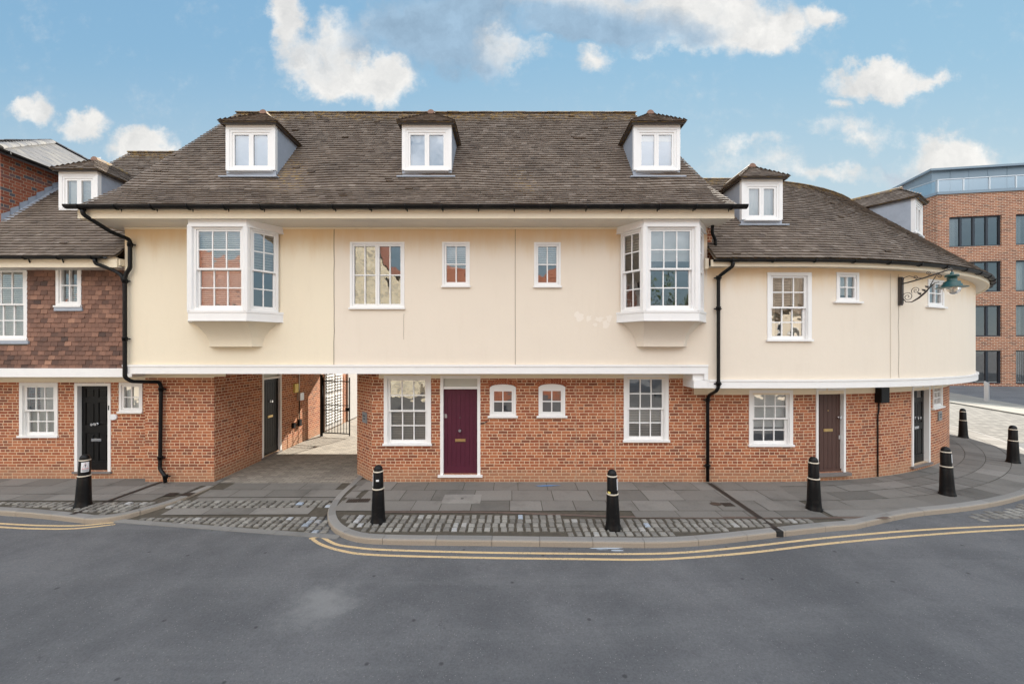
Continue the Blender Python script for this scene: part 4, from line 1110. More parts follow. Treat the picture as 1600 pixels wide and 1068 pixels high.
# plain slopes: hipped ends and rear
for sg, ex, rx in ((-1, EXL, RXL), (1, EXR, RXR)):
    q = [(ex, EY, EZ-.02), (ex, 17.4, 5.9), (rx, RY, RZ-.02)]
    mid = main_f(rng_main(L1)[0 if sg < 0 else 1], L1, -.02)
    m.face([q[0], q[1], q[2], tuple(mid)], [(EY, 0), (17.4, 0), (RY, .5), (EY, .2)], .45)
m.face([(EXL, 17.4, 5.9), (EXR, 17.4, 5.9), (RXR, RY, RZ-.02), (RXL, RY, RZ-.02)], [(0, 0), (9, 0), (9, .5), (0, .5)], .5)
m.face([tuple(main_f(EXL+.05, 0, -.03)), tuple(main_f(EXR-.05, 0, -.03)), tuple(main_f(rng_main(L1)[1]-.05, L1, -.03)), tuple(main_f(rng_main(L1)[0]+.05, L1, -.03))], None, .3)
m.face([tuple(main_f(rng_main(L1)[0]+.05, L1, -.03)), tuple(main_f(rng_main(L1)[1]-.05, L1, -.03)), (RXR, RY, RZ-.04), (RXL, RY, RZ-.04)], None, .3)
roof = m.build('roof', M['tile'], main)
def half_round(m, pts, r=.1, n=7, ln=.3, flat=.8):
    V = [Vector(p) for p in pts]
    for a, b in zip(V, V[1:]):
        k = max(1, int((b-a).length/ln)); t = (b-a).normalized(); x = t.cross(Vector((0, 0, 1))).normalized(); up = x.cross(t)
        for i in range(k):
            p0 = a.lerp(b, i/k); p1 = a.lerp(b, (i+1)/k+.04/k); tn = random.uniform(.2, .8); dz = random.uniform(0, .008); rr = r*random.uniform(.96, 1.04)
            A = [p0+x*rr*math.cos(PI*j/n)+up*(rr*flat*math.sin(PI*j/n)+dz) for j in range(n+1)]; B = [p1+x*rr*.97*math.cos(PI*j/n)+up*(rr*flat*.97*math.sin(PI*j/n)+dz) for j in range(n+1)]
            for j in range(n): m.face([A[j], A[j+1], B[j+1], B[j]], [(0, 1), (0, 1), (1, 1), (1, 1)], tn, 0, True)
            m.face(A, [(0, 1)]*len(A), tn); 
m = MB(); half_round(m, [(RXL-.05, RY, RZ-.03), (RXR+.05, RY, RZ-.03)], .11, 7, .33, .55)
m.build('ridge_tiles', M['tile'], roof)
gutter_run(main, [(-9.62, 8.585, 6.41), (5.06, 8.585, 6.41)], .08, .78)
# dormers
DY = 9.77; sD = FP/DY
for k, (x0, x1, dr) in enumerate(((352.5, 430, [('roller', (0, 1), (0, 1))]), (628, 705.5, [('roller', (0, 1), (0, 1))]), (990, 1063, [('roller', (0, 1), (.8, 1)), ('curtain', (.55, .8), (0, .25))]))):
    cx = ((x0+x1)/2-800)/sD; lab = ['left dormer with blue sky reflection painted behind its panes', 'middle dormer under the ridge', 'right dormer with a roller blind part down'][k]
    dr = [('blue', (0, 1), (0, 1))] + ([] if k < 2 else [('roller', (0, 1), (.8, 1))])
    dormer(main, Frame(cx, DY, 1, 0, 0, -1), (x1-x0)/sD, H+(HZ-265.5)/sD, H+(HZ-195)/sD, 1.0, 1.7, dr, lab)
# bays
def bay(house, b, lab, flip, dl, df, dr):
    x0, x1, x2, x3 = b; zs, zt = bayz
    plan = lambda o, k=1.0: [(x0-o, YU), (x1-o*.6, YU-BD-o), (x2+o*.6, YU-BD-o), (x3+o, YU)]
    def prism(m, o, za, zb):
        p = plan(o); q = [(x, y, za) for x, y in p]; r = [(x, y, zb) for x, y in p]
        m.face(q); m.face(r[::-1])
        for k in range(3): m.face([q[k], q[k+1], r[k+1], r[k]])
    m = MB(); prism(m, .05, zt-.14, zt+.01); prism(m, .065, zt-.155, zt-.12)
    prism(m, .062, zs-.035, zs+.015); prism(m, .05, zs-.21, zs-.035); prism(m, .056, zs-.225, zs-.195)
    P = plan(0)
    for i, (px_, py_) in enumerate(P[1:3]):         # corner posts
        m.lathe((px_, py_, 0), [(.075, zs), (.075, zt-.13)], 8, smooth=False)
    by = m.build('bay_window', M['white'], house, lab)
    m = MB(); n = 12; z1_, z0_ = zs-.215, 3.37; rows = []
    cx = (x0+x3)/2
    for i in range(n+1):
        t = i/n; fr = 1-(1-t)**2.1; z = z1_+(z0_-z1_)*t
        hw0 = (x3-x0)/2-.03; hw1 = (x2-x1)/2-.0; fw0 = (x2-x1)/2; fw1 = (x2-x1)/2*.80
        hw = hw0+(hw1*1.02-hw0)*fr; fw_ = fw0+(fw1-fw0)*fr; dp = BD*.98+(.17-BD*.98)*fr
        rows.append([(cx-hw, YU-.002, z), (cx-fw_, YU-dp, z), (cx+fw_, YU-dp, z), (cx+hw, YU-.002, z)])
    for a, c in zip(rows, rows[1:]):
        for k in range(3): m.face([c[k], c[k+1], a[k+1], a[k]], [(p[0], p[2]) for p in (c[k], c[k+1], a[k+1], a[k])])
    m.face(rows[-1]); m.build('corbel', M['cream_y'] if flip else M['cream_b'], by)
    for i, (cols, dress_) in enumerate(((2, dl), (3, df), (2, dr))):
        F, Ln = seg(P[i], P[i+1]); g = .06
        u0, u1 = g, Ln-g
        za, zb = zs+.015, zt-.155
        mm = MB(); fw = .05
        mm.box(F, u0, u0+fw, -.1, .01, za, zb); mm.box(F, u1-fw, u1, -.1, .01, za, zb); mm.box(F, u0+fw, u1-fw, -.1, .01, zb-.045, zb); mm.box(F, u0+fw, u1-fw, -.1, .015, za, za+.045)
        a, bb, c, d = u0+fw, u1-fw, za+.045, zb-.045; mid = (c+d)/2
        mm.build('window_frame', M['white'], by)
        s = MB(); r1 = bars(s, F, a+.001, bb-.001, mid-.02, d-.001, -.05, -.012, .04, .04, .04, cols, 2, .024); s.build('sash', M['white'], by)
        s = MB(); r2 = bars(s, F, a+.001, bb-.001, c+.001, mid+.02, -.095, -.056, .045, .04, .065, cols, 2, .024); s.build('sash', M['white'], by)
        gl = MB(); panes(gl, F, *r1, -.03, cols, 2); panes(gl, F, *r2, -.075, cols, 2); gl.build('glass', M['glass'], by)
        dress(by, F, a, bb, c, d, dress_, -.14)
    m = MB(); 
    m.face([(x0+.02, YU, zs-.03), (x1+.02, YU-BD+.02, zs-.03), (x2-.02, YU-BD+.02, zs-.03), (x3-.02, YU, zs-.03)]); m.build('window_board', M['white'], by)
    return by
bay(main, bayL, 'left bay over the passage, venetian blinds down', 1, [('venetian', (0, 1), (0, 1))], [('venetian', (0, 1), (0, 1))], [('taupe', (0, 1), (0.5, 1))])
bay(main, bayR, 'right bay with blinds part lowered', 0, [('taupe', (0, 1), (.75, 1))], [('roller', (0, 1), (.62, 1))], [])
casement(main, FU, win_c[0], win_c[1], win_c[2], win_c[3], 2, 2, 2, label='two-leaf casement with flint wall reflected')
casement(main, FU, *win_s1[:2], *win_s1[2:], 1, 2, 2, dressing=[('venetian', (0, 1), (.42, 1))])
casement(main, FU, *win_s2[:2], *win_s2[2:], 1, 2, 2, dressing=[('venetian', (0, 1), (.52, 1))])
sash(main, FG, *gw1[:2], *gw1[2:], dressing=[('taupe', (0, 1), (0, .5))])
sash(main, FG, *gw2[:2], *gw2[2:], dressing=[('taupe', (0, 1), (0, .5))])
def arch_window(house, F, u0, u1, z0, z1, dressing=()):
    zs = z1-.075
    win = casement(house, F, u0, u1, z0, zs, 1, 2, 2, .055, .05, dressing, sillw=.05)
    m = MB(); n = 10; c = (u0+u1)/2; hw = (u1-u0)/2
    arc = [(u0+(u1-u0)*i/n, zs+.075*(1-((u0+(u1-u0)*i/n-c)/hw)**2)**.6) for i in range(n+1)]
    poly = [F.p(u, .015, z) for u, z in arc]
    m.face(poly); 
    for (ua, za), (ub, zb) in zip(arc, arc[1:]): m.face([F.p(ua, .015, za), F.p(ub, .015, zb), F.p(ub, -.02, zb), F.p(ua, -.02, za)])
    m.build('window_head', M['white'], win)
    a = MB(); n = 11
    for i in range(n):
        t0, t1 = -1+2*i/n, -1+2*(i+1)/n
        def ap_(t, k): 
            zb = zs+.075*max(0, 1-(t*.999)**2)**.6
            return F.p(c+hw*1.05*t+t*k*.35, .004, zb-.03+.03*(abs(t) < .98)+k)
        a.face([ap_(t0+.02, .005), ap_(t1-.02, .005), ap_(t1-.015, .125), ap_(t0+.015, .125)], [(i*.09, .01), (i*.09+.05, .01), (i*.09+.05, .06), (i*.09, .06)], random.uniform(.2, .9))
    hm = tintmat('arch_bricks', [(0, (.27, .075, .04)), (1, (.44, .16, .08))], fine=30)
    a.build('brick_arch', hm, win)
arch_window(main, FG, *ga1); arch_window(main, FG, *ga2)
door(main, FG, *gd[:2], gd[2], gd[3], 'maroon', 'plank', .075, .2, .07, (.055, .06, .055, 'white'),
     [('letter_plate', .49, .395, 'brass'), ('knob', .48, .512, 'chrome'), ('spyhole', .48, .66, 'chrome'), ('lock', .06, .68, 'chrome')])
door(main, Fp, *pd[:2], pd[2], pd[3], 'black', 'plank', .07, .14, .06, (.03, .03, .1, 'stone'),
     [('letter_plate', .5, .5, 'brass'), ('knocker', .5, .70, 'chrome')])
# mastic joints in the brickwork
for x in (900, 961):
    crack(FG, [(GX(x), .02), (GX(x)+.003, 1.3), (GX(x), GZ(592))], .022 if x > 950 else .01, 'wall_joint', M['joint'], main)
# plaque on the chamfer
def plaque(house, F, u, z, w_, h_):
    m = MB(); m.box(F, u-w_/2, u+w_/2, .004, .03, z-h_/2, z+h_/2); p = m.build('name_plaque', M['plaque'], house)
    q = MB()
    for (zz, ww) in ((z+h_*.16, .62), (z-h_*.12, .4)):
        x = u-w_*ww/2; k = 0
        while x < u+w_*ww/2:
            l_ = w_*random.uniform(.05, .09); q.box(F, x, x+l_, .03, .032, zz-h_*.07, zz+h_*.07); x += l_+w_*.025
    q.build('lettering', M['ink'], p)
plaque(main, Fc, .52, 1.56, .24, .27)
# small fittings
m = MB(); m.tube([FG.p(GX(751), .02, GZ(661)), FG.p(GX(756), .05, GZ(660)), FG.p(GX(762), .06, GZ(657))], .014, 6); m.build('hook', M['iron'], main)
m = MB(); m.tube([FG.p(GX(252), .0, GZ(608)), FG.p(GX(252), .05, GZ(608)), FG.p(GX(258), .06, GZ(609))], .012, 6); m.build('hook', M['iron'], main)
# meters and conduit on the passage wall
m = MB(); m.box(Fp, 3.72, 3.95, 0, .06, 1.82, 2.12); m.build('warning_plate', M['yellow_p'], main)
m = MB(); m.box(Fp, 3.95, 4.2, 0, .12, 1.52, 1.78); m.build('junction_box', M['steel'], main)
m = MB(); m.tube([Fp.p(4.05, .03, 2.74), Fp.p(4.05, .03, 1.78)], .018, 6); m.build('conduit', M['steel'], main)
m = MB(); m.tube([Fp.p(4.07, .03, 1.52), Fp.p(4.07, .03, .75), Fp.p(4.0, .03, .7), Fp.p(3.7, .03, .7)], .018, 6); m.box(Fp, 3.6, 3.72, 0, .08, .62, .8); m.box(Fp, 3.98, 4.14, 0, .08, .62, .85); m.build('conduit', M['black'], main)
# white louvred doors further along the wall (part of the rear range)
lvr = MB(); U0, U1 = 6.05, 7.75
M['louvre'] = paint('dull_white_louvres', (.50, .49, .47), .6, .1, 4, dirt=.3)
lv = MB(); lv.box(Fp, U0, U1, 0, .04, .05, 2.9); ld = lv.build('louvred_doors', M['louvre'], main)
for a, b in ((U0+.08, (U0+U1)/2-.06), ((U0+U1)/2+.06, U1-.08)):
    q = MB(); z = .25
    while z < 2.75:
        if not 1.35 < z < 1.5: q.mesh([Fp.p(a, .042, z+.112), Fp.p(b, .042, z+.112), Fp.p(b, .08, z+.02), Fp.p(a, .08, z+.02), Fp.p(a, .041, z), Fp.p(b, .041, z)], [(0, 1, 2, 3), (3, 2, 5, 4)])
        z += .12
    q.build('louvres', M['louvre'], ld)
m = MB(); m.box(Fp, 8.35, 9.6, 0, .06, 0.05, 3.2); m.build('white_board', M['louvre'], main)

# ================================================================== LEFT HOUSE
left = thing('house', (-11, 10, 0), 'brown tile-hung house with black front door, left of the cream house', 'house')
YL, YLG = 9.65, 10.2
FL, FLG = facing(YL), facing(YLG)
LX = lambda x: (x-800)*YL/FP
LZ = lambda y: H+(HZ-y)*YL/FP
LGX = lambda x: (x-800)*YLG/FP
LGZ = lambda y: H+(HZ-y)*YLG/FP
XLL, XLR = -16.5, -9.16
lw1 = (LX(-45), LX(43.5), LZ(532), LZ(417)); lw2 = (LX(89), LX(128.5), LZ(480), LZ(413))
lg1 = (LGX(31), LGX(91), LGZ(683), LGZ(597.5)); lgd = (LGX(117), LGX(173.5), LGZ(736), LGZ(598)); lg2 = (LGX(186.5), LGX(223), LGZ(645), LGZ(597.5))
zb0, zb1 = LZ(588.5), LZ(575)
m = MB(); wall(m, FL, XLL, XLR, zb1, 5.42, [inset(lw1), inset(lw2)]); 
holes = [lw1, lw2]
hb = m.build('upper_wall', M['room'], left)
m = MB()
f = plane_f((0, YL, zb1-.02), (1, 0, 0), (0, 0, 1), (0, -1, 0))
n = int((5.40-zb1)/.112)
for i in range(n):
    s0 = i*.112; zc = zb1+s0+.05
    segs = [(XLL, XLR)]
    for (a, b, c, d) in holes:
        if c-.06 < zc < d+.02: segs = [p for (x0, x1) in segs for p in ((x0, min(x1, a)), (max(x0, b), x1)) if p[1]-p[0] > .03]
    for (x0, x1) in segs:
        u = x0-(.085 if i % 2 else 0)
        while u < x1:
            ua, ub = max(u, x0), min(u+.165, x1); u += .165
            if ub-ua < .015: continue
            h = random.uniform(.018, .03); j1, j2 = random.uniform(-.007, .007), random.uniform(-.007, .007); t = min(1, max(0, random.gauss(.45, .17)))
            if zc < 3.6 and random.random() < .3: t *= .45
            p = [f(ua+.003, s0+j1, h), f(ub-.003, s0+j2, h), f(ub-.003, s0+.125, .006), f(ua+.003, s0+.125, .006), f(ua+.003, s0+j1, -.0), f(ub-.003, s0+j2, -.0)]
            m.face([p[0], p[1], p[2], p[3]], None, t); m.face([p[4], p[5], p[1], p[0]], None, t); m.face([p[4], p[0], p[3]], None, t); m.face([p[5], p[2], p[1]], None, t)
m.build('hung_tiles', M['hung'], left)
m = MB(); wall(m, FLG, XLL, GX(227), -.05, zb0+.02, [inset(lg1), inset(lgd), inset(lg2)], duv=11)
m.face([(GX(227), YG, -.05), (GX(227), YLG, -.05), (GX(227), YLG, zb0+.1), (GX(227), YG, zb0+.1)], [(0, 0), (.25, 0), (.25, 2.7), (0, 2.7)]); m.build('ground_wall', M['brick'], left)
m = MB(); m.box(FL, XLL, XLR, -.5, .05, zb0, zb1); m.build('bressummer', M['white'], left)
m = MB(); m.box(FLG, XLL, GX(227)-.01, 0, .014, LGZ(597), zb0-.002); m.build('wall_plate', M['cream'], left)
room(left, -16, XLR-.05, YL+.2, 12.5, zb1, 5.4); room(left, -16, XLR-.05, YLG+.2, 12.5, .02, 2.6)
sash(left, FL, *lw1[:2], *lw1[2:], 4, dressing=[('venetian', (0, 1), (0, .55)), ('venetian', (0, 1), (.55, 1))])
casement(left, FL, *lw2[:2], *lw2[2:], 1, 2, 2, dressing=[('venetian', (0, 1), (0, .5))], fw=.07, proud=.03)
sash(left, FLG, *lg1[:2], *lg1[2:], dressing=[('net', (0, 1), (0, .5)), ('venetian', (.3, 1), (.5, 1))])
casement(left, FLG, *lg2[:2], *lg2[2:], 1, 2, 2, dressing=[('net', (0, 1), (0, 1))], fw=.06)
q = MB(); q.box(FL, lw2[0]-.02, lw2[1]+.04, 0, .05, lw2[2]-.09, lw2[2]-.002); q.build('flashing', M['lead'], left)
q = MB(); q.box(FL, lw1[0]-.02, lw1[1]+.06, 0, .05, lw1[2]-.08, lw1[2]-.002); q.build('flashing', M['lead'], left)
door(left, FLG, *lgd[:2], lgd[2], lgd[3], 'black', 'panel', .075, 0, .09, (.03, .05, .05, 'stone'), [('letter_plate', .5, .36, 'chrome'), ('knob', .42, .545, 'chrome'), ('knob', .54, .548, 'chrome')])
m = MB()
n = 16; p0 = [FLG.p(LGX(178)+.1*math.cos(2*PI*k/n), .03, LGZ(651)+.075*math.sin(2*PI*k/n)) for k in range(n)]; m.prism(p0, (0, .03, 0)); m.build('number_plaque', M['sticker'], left, 'oval white house number plaque')
m = MB(); m.box(FLG, LGX(170), LGX(171.5), .0, .02, LGZ(640), LGZ(633)); m.build('door_bell', M['black'], left)
# roof of the left house
LE_Y, LE_Z, LK_ = 9.2, 5.46, 1.10
LRY, LRZ = 13.15, 9.80
sl = math.hypot(LRY-LE_Y, LRZ-LE_Z); sd = (0, (LRY-LE_Y)/sl, (LRZ-LE_Z)/sl); nd = (0, -(LRZ-LE_Z)/sl, (LRY-LE_Y)/sl)
m = MB(); tiles(m, plane_f((0, LE_Y, LE_Z), (1, 0, 0), sd, nd), sl, .118, lambda s: (-13.08+.48*max(0, s/sl-.3)/.7, -9.16), .165, .034)
m.face([(-13.08, LE_Y, LE_Z-.03), (-9.16, LE_Y, LE_Z-.03), (-9.16, LRY, LRZ-.03), (-12.6, LRY, LRZ-.03)], None, .4)
m.face([(-12.6, LRY, LRZ-.03), (-9.16, LRY, LRZ-.03), (-9.16, 17.2, 5.4), (-13.08, 17.2, 5.4)], None, .4)
m.face([(-13.08, LE_Y+1.2, LE_Z+1.25), (-12.6, LRY, LRZ-.03), (-13.08, 17.2, 5.4)], None, .4)
r = m.build('roof', M['tile'], left)
m = MB(); half_round(m, [(-12.62, LRY, LRZ-.03), (-9.2, LRY, LRZ-.03)], .11, 7, .33, .6); m.build('ridge_tiles', M['tile'], r)
m = MB(); wall(m, Frame(0, 17.0, 1, 0, 0, 1), -16.5, -9.2, 0, 5.5); m.build('rear_wall', M['brick'], left)
m = MB(); m.box(FL, XLL, XLR-.02, .001, .36, 5.22, 5.25); m.build('soffit', M['soffit'], left)
m = MB(); m.box(FL, XLL, XLR-.02, .362, .40, 5.21, 5.44); m.box(FL, XLR-.14, XLR+.02, .0, .36, 5.26, 5.42); m.build('fascia', M['cream'], left)
gutter_run(left, [(-13.06, 9.14, 5.44), (-9.35, 9.14, 5.44)], .06, .78)
dm_s = FP/10.6
dormer(left, Frame((122-800)/dm_s, 10.6, 1, 0, 0, -1), 61/dm_s, H+(HZ-327)/dm_s, H+(HZ-268)/dm_s, 1.1, 1.9, [('venetian', (.5, 1), (0, 1)), ('curtain', (.06, .3), (0, 1))], 'dormer with slatted blind', flash=.12)
# joint downpipe on the boundary
dp = pipe(main, [(-9.28, 8.60, 6.33), (-9.28, 8.62, 6.22), (-9.05, 9.0, 5.95), (-8.93, 9.31, 5.87), (-8.93, 9.31, 5.2), (-9.02, 9.31, 5.08), (-9.05, 9.31, 4.95), (-9.05, 9.31, 2.65), (-8.98, 9.4, 2.55), (-8.72, 9.84, 2.5), (-8.70, 9.87, 2.4), (-8.72, 9.87, .55), (-8.71, 9.85, .35), (-8.55, 9.80, .22), (-8.53, 9.80, .03)], .042,
          [(-8.93, 9.31, 5.75), (-9.05, 9.31, 4.9), (-9.05, 9.31, 3.55), (-8.70, 9.87, 2.32), (-8.72, 9.87, .62), (-8.53, 9.8, .18)])
pipe(left, [(-9.58, 9.14, 5.38), (-9.58, 9.16, 5.28), (-9.3, 9.3, 5.15), (-9.13, 9.31, 5.05), (-9.08, 9.31, 4.9)], .040, [])

# ================================================================== FAR LEFT BUILDING
fl = thing('building', (-17, 12, 0), 'taller red brick building with dark header bricks and slate roof at the far left', 'building')
WX = -13.1; Fw = Frame(WX, 10.2, 0, 1, 1, 0)
m = MB(); wall(m, Fw, 0, 9, 0, 8.32); wall(m, facing(10.2), -24, WX, 5.2, 8.32, duv=2)
m.build('wall', M['brick_blue'], fl)
m = MB(); hip = [(-12.88, 9.95, 8.36), (-12.88, 19.0, 8.36), (-16.75, 14.5, 10.86), (-30, 14.5, 10.86), (-30, 9.95, 8.36), (-30, 19, 8.36)]
sl = math.hypot(3.87, 2.5)
fS = plane_f((-12.88, 0, 8.36), (0, 1, 0), (-3.87/sl, 0, 2.5/sl), (2.5/sl, 0, 3.87/sl))
tiles(m, fS, sl, .2, lambda s: (9.95+4.55*s/sl, 19.0-4.5*s/sl), .3, .012, jit=.6)
m.face([hip[4], hip[0], hip[2], hip[3]], None, .5); m.face([hip[1], hip[5], hip[3], hip[2]], None, .5); m.face([hip[0], hip[1], hip[2]], None, .4)
m.build('roof', M['slate'], fl)
m = MB(); half_round(m, [hip[0], hip[2]], .12, 6, .4, .6); half_round(m, [hip[1], hip[2]], .12, 6, .4, .6); half_round(m, [hip[3], hip[2]], .12, 6, .4, .6)
m.build('hip_tiles', M['slate'], fl)
gutter_run(fl, [(-12.84, 19, 8.34), (-12.84, 9.9, 8.34)], .07, 1.2)
m = MB()   # stepped lead flashing along the neighbour's roof
for i in range(13):
    y = 10.2+i*.19; z = LE_Z+(y-LE_Y)*LK_
    m.face([(WX+.012, y, z-.02), (WX+.012, y+.2, z+.2), (WX+.012, y+.2, z+.36), (WX+.012, y, z+.22)])
    m.face([(WX+.012, y, z+.03), (WX+.16, y, z+.03), (WX+.16, y+.2, z+.25), (WX+.012, y+.2, z+.25)])
m.build('flashing', M['lead'], fl)

# ================================================================== RIGHT (CURVED) HOUSE
rh = thing('house', (9, 11, 0), 'lower cream house with curved front and tiled conical roof, right of the main house', 'house')
CU, CG = Curve(12.0), Curve(11.45)
UEND = CX+12*1.75; GEND = CX+11.45*1.75
zr0, zr1, zrt = 2.395, 2.585, 5.23
def hole(C, x0, x1, y0, y1):
    u0, u1 = C.u_px(x0), C.u_px(x1); xm = (x0+x1)/2
    return (u0, u1, C.z_px(xm, y1), C.z_px(xm, y0))
r1 = hole(CU, 1198.5, 1267, 425.5, 533); r2 = hole(CU, 1306.5, 1341.5, 425.5, 473.5); r3 = hole(CU, 1449, 1474, 437, 481)
m = MB(); wall(m, CU, XR, UEND, zr0+.05, zrt+.02, [inset(r1), inset(r2), inset(r3)], .15, .3); m.build('upper_wall', M['cream_r'], rh)
q1 = hole(CG, 1170, 1238, 609, 697); qd = hole(CG, 1274.5, 1320.5, 608, 740); qd2 = hole(CG, 1424, 1452, 601, 718); q3 = hole(CG, 1457, 1471.5, 597, 638)
qd = (qd[0], qd[1], .2, 2.33); qd2 = (qd2[0], qd2[1], .14, 2.33)
m = MB(); wall(m, CG, XE, GEND, -.05, zr0+.1, [inset(q1), inset(qd), inset(qd2), inset(q3)], .15, .3, duv=0); m.build('ground_wall', M['brick'], rh)
def arc_pts(R, z, u0, u1, n=48, C=None):
    out = []
    for i in range(n+1):
        u = u0+(u1-u0)*i/n
        if u <= CX: out.append((u, CY-R, z))
        else:
            th = (u-CX)/12.0; out.append((CX+R*math.sin(th), CY-R*math.cos(th), z))
    return out
def arcband(m, R0, R1, z0, z1, u0, u1, n=60):
    m.sweep(arc_pts((R0+R1)/2, 0, u0, u1, n), [(-(R1-R0)/2, z0), ((R1-R0)/2, z0), ((R1-R0)/2, z1), (-(R1-R0)/2, z1)], closed=True)
m = MB(); arcband(m, 12.0, 12.055, zr0, zr1, XR-.01, UEND); arcband(m, 12.04, 12.07, zr1-.03, zr1+.012, XR+.02, UEND); m.build('bressummer', M['white'], rh)
m = MB(); arcband(m, 11.3, 12.0, zr0, zr0+.03, XR-.3, UEND); arcband(m, 11.42, 11.466, GZ(616), zr0-.002, XE, UEND); m.build('jetty_soffit', M['cream'], rh)
m = MB(); m.box(FU, XR-.34, XR-.012, -.55, .05, zr0+.002, 2.576); m.build('jetty_return', M['white'], rh)
m = MB(); arcband(m, 12.0, 12.24, zrt, zrt+.02, XR, UEND); m.build('soffit', M['soffit'], rh)
m = MB(); arcband(m, 12.24, 12.275, zrt-.02, 5.36, XR-.04, UEND); m.box(FU, XR-.12, XR-.04, -.1, .16, zrt-.05, 5.42); m.build('fascia', M['cream'], rh)
gutter_run(rh, arc_pts(12.34, 5.355, XR+.0, UEND, 60), .062, .95)
# conical roof
RE_, RKX = 12.36, .98
rs = math.hypot(3.22, 3.22*RKX); cd = (3.22/rs, 3.22*RKX/rs)
def cone_f(u, s, h):
    r = RE_-cd[0]*s+cd[1]*h; z = 5.375+cd[1]*s+cd[0]*h
    if u <= CX: return Vector((u, CY-r, z))
    th = (u-CX)/12.0; return Vector((CX+r*math.sin(th), CY-r*math.cos(th), z))
m = MB(); tiles(m, cone_f, rs, .118, lambda s: (XR+.02, CX+12*1.7), .175, .034)
for i in range(40):
    a = XR+(CX+12*1.7-XR)*i/40; b = XR+(CX+12*1.7-XR)*(i+1)/40
    m.face([cone_f(a, 0, -.03), cone_f(b, 0, -.03), cone_f(b, rs, -.03), cone_f(a, rs, -.03)], None, .4)
    def innr_(u):
        p = cone_f(u, rs, 0); q = Vector((CX, CY, 0)); d = (q-Vector((p.x, p.y, 0))); d.normalize()
        if u <= CX: d = Vector((0, 1, 0))
        return Vector((p.x, p.y, p.z))+d*3.0+Vector((0, 0, -3.2))
    m.face([cone_f(a, rs, -.0), cone_f(b, rs, -.0), innr_(b), innr_(a)], None, .4)
r = m.build('roof', M['tile'], rh)
m = MB(); half_round(m, [tuple(cone_f(XR+(CX+12*1.7-XR)*i/30, rs, -.02)) for i in range(31)], .1, 6, .33, .6); m.build('ridge_tiles', M['tile'], r)
# inner back wall
m = MB(); wall(m, Curve(6.2), XR, CX+6.2*1.7, 0, 6.0, (), .1, .4); 
for u in (UEND,):
    a = CU.p(u, 0, 0); b = (CX+6.2*math.sin(1.75), CY-6.2*math.cos(1.75))
    m.face([(a[0], a[1], 0), (b[0], b[1], 0), (b[0], b[1], 6), (a[0], a[1], 6)])
m.build('rear_wall', M['brick'], rh)
def room_arc(C, u0, u1, dep, z0, z1):
    m = MB(); n = 24
    for i in range(n):
        a, b = u0+(u1-u0)*i/n, u0+(u1-u0)*(i+1)/n
        m.face([C.p(a, -dep, z0), C.p(b, -dep, z0), C.p(b, -dep, z1), C.p(a, -dep, z1)])
        for z in (z0, z1): m.face([C.p(a, -dep, z), C.p(b, -dep, z), C.p(b, -.16, z), C.p(a, -.16, z)])
    return m.build('room', M['room'], rh)
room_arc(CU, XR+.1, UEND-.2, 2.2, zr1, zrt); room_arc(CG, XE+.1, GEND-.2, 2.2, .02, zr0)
def on(C, h_):
    uc = (h_[0]+h_[1])/2; return C.flat(uc), -(h_[1]-h_[0])/2, (h_[1]-h_[0])/2, h_[2], h_[3]
sash(rh, *on(CU, r1), dressing=[('curtain', (0, .22), (0, 1)), ('curtain', (.68, 1), (0, 1)), ('taupe', (0, .66), (.5, 1))])
casement(rh, *on(CU, r2), 1, 2, 2, dressing=[('roller', (0, 1), (.25, 1))], fw=.06, sillw=.08)
casement(rh, *on(CU, r3), 1, 2, 2, fw=.06, sillw=.08)
sash(rh, *on(CG, q1), dressing=[('venetian', (0, 1), (.32, 1))])
casement(rh, *on(CG, q3), 1, 2, 3, fw=.06, sillw=.08)
F, a, b, c, d = on(CG, qd); door(rh, F, a, b, c, d, 'brown', 'board', .06, 0, .08, (.08, .1, .07, 'stone'), [('letter_plate', .5, .51, 'brass'), ('spyhole', .5, .75, 'brass'), ('knob', .93, .665, 'chrome'), ('lock', .95, .42, 'chrome')])
F, a, b, c, d = on(CG, qd2); door(rh, F, a, b, c, d, 'black', 'glazed', .075, 0, .1, (.05, .06, .05, 'stone'), [('letter_plate', .5, .47, 'chrome'), ('knob', .42, .60, 'chrome'), ('knob', .58, .60, 'chrome')])
mb_ = hole(CG, 1366.5, 1380, 604.5, 628)
F = CG.flat((mb_[0]+mb_[1])/2); m = MB(); hw = (mb_[1]-mb_[0])/2
m.box(F, -hw, hw, 0, .14, mb_[2], mb_[3]); m.box(F, -hw*.9, -hw*.6, .14, .15, mb_[2]+.03, mb_[3]-.03); m.build('meter_box', M['black'], rh)
m = MB(); m.tube([F.p(-.05, .03, mb_[2]), F.p(-.05, .03, 1.75), F.p(-.09, .03, 1.6), F.p(-.09, .03, .02)], .018, 6); m.build('cable', M['black'], rh)
up_ = CG.u_px(1467.5); plaque(rh, CG.flat(up_), 0, CG.z_px(1467.5, 649), .32, .26)
for x, a in ((1391, 0), (1404, .02)):
    u = CU.u_px(x)
    m = MB(); n = 10; P_ = [(u+random.uniform(-a, a), zr1+.02+(zrt-zr1-.1)*i/n) for i in range(n+1)]
    for (u0, z0), (u1, z1) in zip(P_, P_[1:]): m.face([CU.p(u0-.005, .003, z0), CU.p(u0+.005, .003, z0), CU.p(u1+.005, .003, z1), CU.p(u1-.005, .003, z1)])
    m.build('wall_joint', M['joint'] if not a else M['crack'], rh)
